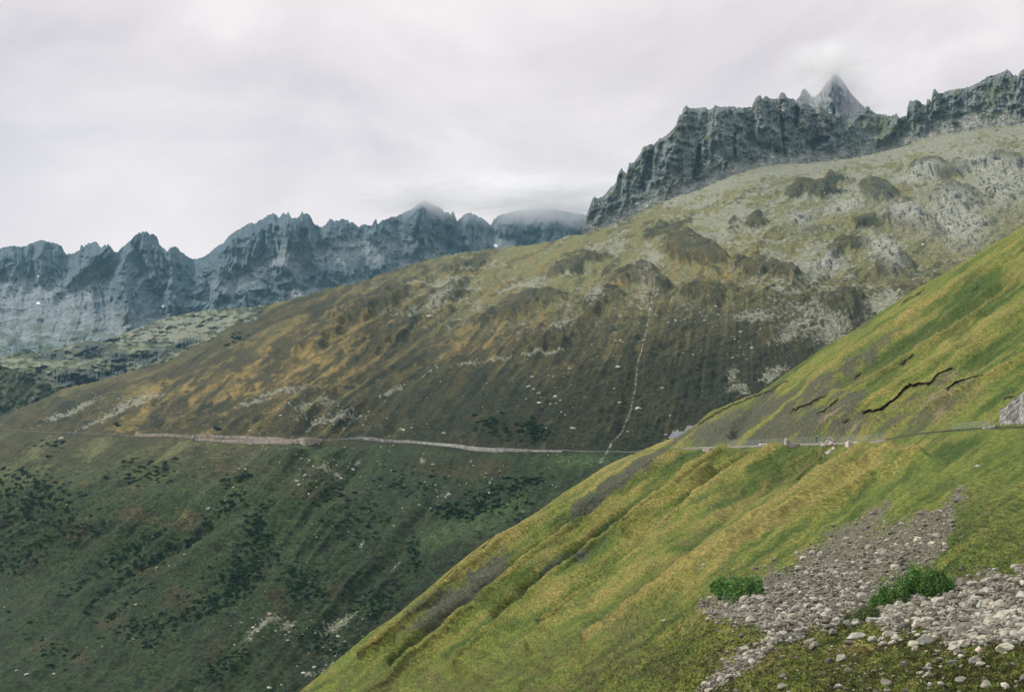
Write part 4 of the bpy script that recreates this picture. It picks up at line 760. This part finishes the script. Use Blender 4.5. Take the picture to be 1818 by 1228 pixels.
def fence(label, x0, x1, ht, spacing):
    t = bpy.data.objects.new('roadside_fence', None); COL.objects.link(t); base = Fg.at(x0, np.interp(x0, *np.array(FG_ROAD).T)); t.location = base; tag(t, label, 'fence')
    xs = np.arange(x0, x1, 1.0); P = np.array([Fg.at(x, np.interp(x, *np.array(FG_ROAD).T) + .2) for x in xs])
    D = np.linalg.norm(P[:, :2], axis=1, keepdims=True); P[:, :2] += P[:, :2] / D * .5
    for ax in range(3): P[:, ax] = np.convolve(np.pad(P[:, ax], 7, 'edge'), np.ones(15) / 15, 'valid')
    P -= base
    s_ = np.concatenate([[0], np.cumsum(np.linalg.norm(np.diff(P, axis=0), axis=1))])
    me = None
    for q in np.arange(0, s_[-1], spacing):
        p = np.array([np.interp(q, s_, P[:, i]) for i in range(3)])
        if me is None:
            V, Q = tube([(0, 0, -.6), (0, 0, ht)], .055, .055, 4); o = raw_mesh('post', V, Q, M_steel, False, t); me = o.data
        else:
            o = bpy.data.objects.new('post', me); COL.objects.link(o); o.parent = t
        o.location = p
    for h in np.linspace(.35, ht - .05, 4):
        V, Q = tube(P[::4] + np.array([0, 0, h]), .028, .028, 4); raw_mesh('rail', V, Q, M_steel, False, t)
fence('long grey steel post and rail fence along the near road', 1290, 1574, 1.6, 2.0)
fence('shorter grey steel fence ending at the block revetment', 1690, 1768, 1.3, 1.6)
# little footbridge deck with its post
def culvert():
    p = Fg.at(1358, 800); d = np.array([p[0], p[1], 0]); d /= np.linalg.norm(d); k = np.linalg.norm(p) / F
    t = bpy.data.objects.new('road_culvert', None); COL.objects.link(t); t.location = p; tag(t, 'pale slab over a dark culvert opening under the near road', 'culvert')
    def box(name, c, s, mat):
        V = np.array([[x, y, z] for x in (-s[0], s[0]) for y in (-s[1], s[1]) for z in (-s[2], s[2])]) + c
        raw_mesh(name, V, np.array([(0, 1, 3, 2), (4, 6, 7, 5), (0, 4, 5, 1), (2, 3, 7, 6), (0, 2, 6, 4), (1, 5, 7, 3)]), mat, False, t)
    zt = (800 - 791.5) * k
    box('slab', np.array([1.1, .4, zt]), (2.2, 1.4, .17), M_conc)
    box('pier', np.array([.1, .0, zt / 2 - .65]), (.14, .3, zt / 2 + .46), M_wall)
    box('opening', np.array([.75, 1.1, zt / 2 - .1]), (.5, .3, zt / 2 - .1), M_culvert_shade)  # solid dark block painted as the shade inside the culvert
M_culvert_shade = ground_mat('culvert_shade', (.02, .02, .02))
culvert()
# outcrop of broken pale rock by the road
OC = [(1462,792,7),(1474,788,6),(1470,784,5),(1478,783,6),(1468,798,6),(1466,806,6),(1473,812,5),(1480,795,5),(1459,786,4),(1464,815,4),(1476,803,5),(1484,788,4),(1472,778,4)]
for px, py, hw in OC:
    p = Fg.at(px, py + 2); rock('outcrop_rock', p, px_size(p, hw), random.choice([M_pink, M_white, M_pink, M_pale]), 'block in the heap of broken pale rock beside the near road', 'rock', 'broken pale rocks beside the near road', sc=(1, .9, .95), sink=.1)

# ------------------------------------------------------------------ hut behind the ridge
M_roof = ground_mat('grey_slate', (.17, .175, .195), mott=[((1.2, 1.2, .6), 0, .2, 3)])
M_hwall = masonry('hut_stone', (.40, .36, .30), (.28, .26, .23), .5)
M_darkm = ground_mat('dark_window', (.015, .016, .018))
def hut(label, px, py_eave, D, w, l, rise, rz, chimney, stub=5.0):
    c = ray(px, py_eave, D); t = bpy.data.objects.new('stone_hut', None); COL.objects.link(t); t.location = c; t.rotation_euler = (0, 0, rz); tag(t, label, 'hut')
    def prism(name, V, Q, mat, par=t): return raw_mesh(name, np.array(V, float), np.array(Q), mat, False, par)
    bq = [(0, 1, 3, 2), (4, 6, 7, 5), (0, 4, 5, 1), (2, 3, 7, 6), (0, 2, 6, 4), (1, 5, 7, 3)]
    bx = lambda x0, x1, y0, y1, z0, z1: [(x, y, z) for x in (x0, x1) for y in (y0, y1) for z in (z0, z1)]
    prism('wall', bx(-w, w, -l, l, -stub, -.02), bq, M_hwall)
    for y in (-l + .003, l - .003):
        prism('gable', [(-w, y - .1, 0), (w, y - .1, 0), (0, y - .1, rise), (0, y - .1, rise), (-w, y + .1, 0), (w, y + .1, 0), (0, y + .1, rise), (0, y + .1, rise)], [(0, 1, 2, 3), (4, 7, 6, 5), (0, 4, 5, 1), (1, 5, 6, 2), (0, 3, 7, 4)], M_hwall)
    for sg in (-1, 1):
        e = .35; k = rise / w; x1 = sg * (w + e); z1 = -e * k
        rf = prism('roof', [(0, -l - e, rise + .05), (x1, -l - e, z1 + .05), (x1, l + e, z1 + .05), (0, l + e, rise + .05), (0, -l - e, rise + .22), (x1, -l - e, z1 + .22), (x1, l + e, z1 + .22), (0, l + e, rise + .22)], [(0, 1, 2, 3), (4, 7, 6, 5), (0, 4, 5, 1), (1, 5, 6, 2), (2, 6, 7, 3), (3, 7, 4, 0)], M_roof)
    if chimney: prism('chimney', bx(-.25, .25, l * .3, l * .3 + .5, rise - .3, rise + .7), bq, M_conc)
    wn = prism('window', bx(-.45, .45, -l - .03, -l + .05, -1.5, -.5), bq, M_darkm)
    prism('frame', bx(-.55, .55, -l - .06, -l - .035, -1.62, -1.5), bq, M_conc, wn)
    prism('door', bx(w * .45, w * .45 + .8, -l - .03, -l + .05, -2.9, -.9), bq, M_darkm)
hut('small stone hut with grey slate roof half hidden behind the grassy ridge', 1207, 777, 462, 1.9, 2.8, 1.9, R(38), True)
hut('upper grey roofed stone shed beside the ridge above the hut', 1229, 765, 470, 1.4, 1.9, 1.6, R(38), False)

# ------------------------------------------------------------------ walker on the road
def person():
    p = Fg.at(1451, np.interp(1451, *np.array(FG_ROAD).T)); d = np.array([p[0], p[1], 0]); d /= np.linalg.norm(d); p = p + d * 1.2 + np.array([0, 0, .13])
    me = bpy.data.meshes.new('person'); J = dict(pel=(0, 0, .95), ch=(0, .02, 1.32), nk=(0, .0, 1.5), hd=(0, -.03, 1.66), ls=(-.19, .02, 1.42), le=(-.26, .03, 1.13), lh=(-.24, -.1, .90), rs=(.19, .02, 1.42), re=(.27, .05, 1.13), rh=(.25, -.06, .88),
                                                lp=(-.1, 0, .9), lk=(-.12, -.1, .5), la=(-.12, .02, .08), lt=(-.13, -.16, .04), rp=(.1, 0, .9), rk=(.11, .04, .5), ra=(.11, .16, .09), rt=(.12, .0, .04))
    K = list(J); E = [('pel', 'ch'), ('ch', 'nk'), ('nk', 'hd'), ('ch', 'ls'), ('ls', 'le'), ('le', 'lh'), ('ch', 'rs'), ('rs', 're'), ('re', 'rh'), ('pel', 'lp'), ('lp', 'lk'), ('lk', 'la'), ('la', 'lt'), ('pel', 'rp'), ('rp', 'rk'), ('rk', 'ra'), ('ra', 'rt')]
    Rr = dict(pel=.15, ch=.17, nk=.06, hd=.105, ls=.075, le=.055, lh=.04, rs=.075, re=.055, rh=.04, lp=.1, lk=.065, la=.045, lt=.04, rp=.1, rk=.065, ra=.045, rt=.04)
    me.from_pydata([J[k] for k in K], [(K.index(a), K.index(b)) for a, b in E], [])
    o = bpy.data.objects.new('person', me); COL.objects.link(o); o.modifiers.new('skin', 'SKIN'); sub = o.modifiers.new('sub', 'SUBSURF'); sub.levels = sub.render_levels = 1
    if me.skin_vertices:
        for i, k in enumerate(K): me.skin_vertices[0].data[i].radius = (Rr[k], Rr[k]); me.skin_vertices[0].data[i].use_root = (k == 'pel')
    me.materials.append(ground_mat('dark_clothes', (.018, .02, .024))); o.location = p; o.rotation_euler = (0, 0, R(70))
    tag(o, 'person in dark clothes and a white hat standing on the near road', 'person')
    V, Q = merge([tube([(0, -.03, 1.70), (0, -.03, 1.76), (0, -.03, 1.80)], .14, .07, 8), tube([(0, -.03, 1.69), (0, -.03, 1.705)], .17, .16, 8)])
    raw_mesh('hat', V, Q, ground_mat('white_hat', (.75, .75, .72)), True, o)
person()

# ------------------------------------------------------------------ late snow patches
M_snow = ground_mat('old_snow', (.82, .82, .82))
def drape(name, layer, cx, cy, rx, ry, mat, lift, seed):
    V = []; nr, na = 5, 18; g = np.random.default_rng(seed); ra = 1 + .3 * g.normal(size=na)
    for r in range(nr):
        for a in range(na):
            q = r / (nr - 1) * ra[a]; p = layer.at(cx + rx * q * math.cos(2 * math.pi * a / na), cy + ry * q * math.sin(2 * math.pi * a / na)); V.append(p * (1 - lift * (1 - (r / (nr - 1)) ** 4) / np.linalg.norm(p)))
    Q = [(r * na + a, r * na + (a + 1) % na, (r + 1) * na + (a + 1) % na, (r + 1) * na + a) for r in range(nr - 1) for a in range(na)]
    o = raw_mesh(name, np.array(V), np.array(Q), mat); tag(o, kind='structure')
for i, (a, b, c, d_) in enumerate([(68, 490, 2.2, 1.6), (68, 538, 3.4, 2.0), (103, 551, 1.6, 1.1), (289, 544, 2.0, 3.2), (880, 436, 3.6, 2.6), (285, 551, 4, 1.2)]): drape('snow_patch', Rg, a, b, c, d_, M_snow, 9.0, i)

# ------------------------------------------------------------------ grass and heath tufts on the near slope
def tufts(name, n, pick, hgt, mat, seed, blades=3, width=.22):
    g = np.random.default_rng(seed); PXr = g.uniform(300, 1850, n * 4); PYr = g.uniform(400, 1260, n * 4)
    ok = pick(PXr, PYr, g); PXr, PYr = PXr[ok][:n], PYr[ok][:n]
    c = np.clip((PXr - Fg.x0) / Fg.step, 0, Fg.n - 2).astype(int); v = (PYr - Fg.crest[c]) / (Fg.bot[c] - Fg.crest[c]); j = np.clip(v * (Fg.m - 1), 0, Fg.m - 2).astype(int)
    P = Fg.P[j, c]; k = len(P); VV = []
    for b in range(blades):
        a = g.uniform(0, 6.3, k); h = g.uniform(hgt[0], hgt[1], k); dx = np.stack([np.cos(a), np.sin(a), 0 * a], -1); off = g.normal(size=(k, 3)) * .12; off[:, 2] = -.05
        lean = g.normal(size=(k, 3)) * .35; lean[:, 2] = 1; lean[:, 0] -= .35; lean /= np.linalg.norm(lean, axis=1, keepdims=True)
        q = P + off; VV.append(np.stack([q - dx * width * h[:, None], q + dx * width * h[:, None], q + lean * h[:, None]], 1))
    V = np.concatenate(VV).reshape(-1, 3)
    o = raw_mesh(name, V, np.arange(len(V)).reshape(-1, 3), mat, False); tag(o, kind='stuff')
    if mat is M_fg:
        for nm, mk in FGM.items():
            a = o.data.attributes.new(nm, 'FLOAT', 'POINT'); a.data.foreach_set('value', np.tile(np.repeat(np.clip(mk[j, c] + g.normal(size=k) * .13, 0, 1), 3), blades).astype(f4))
    return o
def maskat(m, x, y):
    c = np.clip((x - Fg.x0) / Fg.step, 0, Fg.n - 2).astype(int); v = (y - Fg.crest[c]) / (Fg.bot[c] - Fg.crest[c]); j = np.clip(v * (Fg.m - 1), 0, Fg.m - 2).astype(int); return np.where(v < 0, 9, m[j, c]), v
def on_grass(x, y, g):
    s_, v = maskat(np.maximum(stony, bare * .8), x, y); rd = np.abs(y - np.interp(x, *np.array(FG_ROAD).T)); return (v > 0) & (s_ < g.uniform(.1, .6, len(x))) & ((rd > 2.5) | (x < 1140)) & (g.uniform(0, 1, len(x)) < np.clip((y - 880 + .12 * (x - 1400)) / 220, .10, 1))
M_tuft = vary_mat('grass_blades', [(.20, .19, .032), (.13, .15, .024), (.30, .22, .06), (.16, .17, .028)], .3, 6)
M_heath = vary_mat('heath_leaves', [(.055, .075, .02), (.12, .105, .038), (.08, .10, .028)], .3, 4)
tufts('grass', 70000, on_grass, (.08, .24), M_fg, 501)
def on_heath(x, y, g):
    s_, v = maskat(heath, x, y); q, _ = maskat(stony, x, y); return (v > 0) & (s_ > g.uniform(.35, .9, len(x))) & (q < .4)
tufts('heath_undergrowth', 26000, on_heath, (.08, .19), M_heath, 502, 5, .35)

# ------------------------------------------------------------------ cloud caught on the summits
def mist_mat(a):
    m = bpy.data.materials.new('mist_veil'); m.use_nodes = True; t = m.node_tree; t.nodes.clear(); N = t.nodes; L = t.links
    ou = N.new('ShaderNodeOutputMaterial'); tr = N.new('ShaderNodeBsdfTransparent'); df = N.new('ShaderNodeBsdfDiffuse'); tl = N.new('ShaderNodeBsdfTranslucent')
    df.inputs[0].default_value = (.99, .975, .975, 1); tl.inputs[0].default_value = (.99, .975, .975, 1)
    a1 = N.new('ShaderNodeMixShader'); L.new(df.outputs[0], a1.inputs[1]); L.new(tl.outputs[0], a1.inputs[2])
    at = N.new('ShaderNodeAttribute'); at.attribute_name = 'veil'
    a2 = N.new('ShaderNodeMixShader'); L.new(at.outputs['Fac'], a2.inputs[0]); L.new(tr.outputs[0], a2.inputs[1]); L.new(a1.outputs[0], a2.inputs[2]); L.new(a2.outputs[0], ou.inputs[0]); return m
M_mist = mist_mat(0)
def mist(px, py, D, rx, ry, rz, veil, seed, shells=26):
    c = ray(px, py, D); k = D / F
    bm = bmesh.new(); bmesh.ops.create_icosphere(bm, subdivisions=4, radius=1.0); U = np.array([v.co[:] for v in bm.verts]); T = np.array([[v.index for v in f.verts] for f in bm.faces]); bm.free()
    Vs, Qs, A = [], [], []
    for i in range(shells):
        r = (i + 1) / shells; q = U * r
        wob = 1 + .28 * fbm(U[:, 0] * 1.6 + seed, U[:, 1] * 1.5, U[:, 2] * 1.6, o=3, s=140 + int(seed))
        p = q * wob[:, None] * np.array([rx * k, rz, ry * k])
        nz_ = fbm(q[:, 0] * 1.6 * rx / ry * .6 + seed * 3, q[:, 1] * 1.2, q[:, 2] * 1.8, o=3, s=150)
        Vs.append(p); Qs.append(T + i * len(U)); A.append(.62 * veil * (1 - r) * (.45 + .55 * sstep(-.5, .5, nz_)) + .004)
    o = raw_mesh('mist_cloud', np.concatenate(Vs), np.concatenate(Qs), M_mist, True); o.location = c; tag(o, kind='stuff')
    a = o.data.attributes.new('veil', 'FLOAT', 'POINT'); a.data.foreach_set('value', np.concatenate(A).astype(f4))
mist(740, 350, 4110, 170, 46, 60, .14, 9.0)
mist(985, 354, 4260, 240, 58, 120, .34, 3.0)
mist(1478, 122, 3060, 110, 64, 60, .22, 12.0)
mist(1505, 195, 3030, 130, 66, 40, .08, 5.0)

# ------------------------------------------------------------------ the air between
def haze_box():
    x0, x1, y0, y1, z0, z1 = -4200, 4200, -600, 5600, -331.5, 1000
    V = [(x, y, z) for x in (x0, x1) for y in (y0, y1) for z in (z0, z1)]
    Q = [(0, 1, 3, 2), (4, 6, 7, 5), (0, 4, 5, 1), (2, 3, 7, 6), (0, 2, 6, 4), (1, 5, 7, 3)]
    m = bpy.data.materials.new('haze_air'); m.use_nodes = True; t = m.node_tree; t.nodes.clear()
    o_ = t.nodes.new('ShaderNodeOutputMaterial'); v = t.nodes.new('ShaderNodeVolumePrincipled'); t.links.new(v.outputs[0], o_.inputs['Volume'])
    v.inputs['Color'].default_value = (.40, .78, 1.0, 1); v.inputs['Density'].default_value = 3.3e-5; v.inputs['Anisotropy'].default_value = 0.2
    o = raw_mesh('haze', V, Q, m, False); tag(o, kind='stuff'); return o
haze_box()
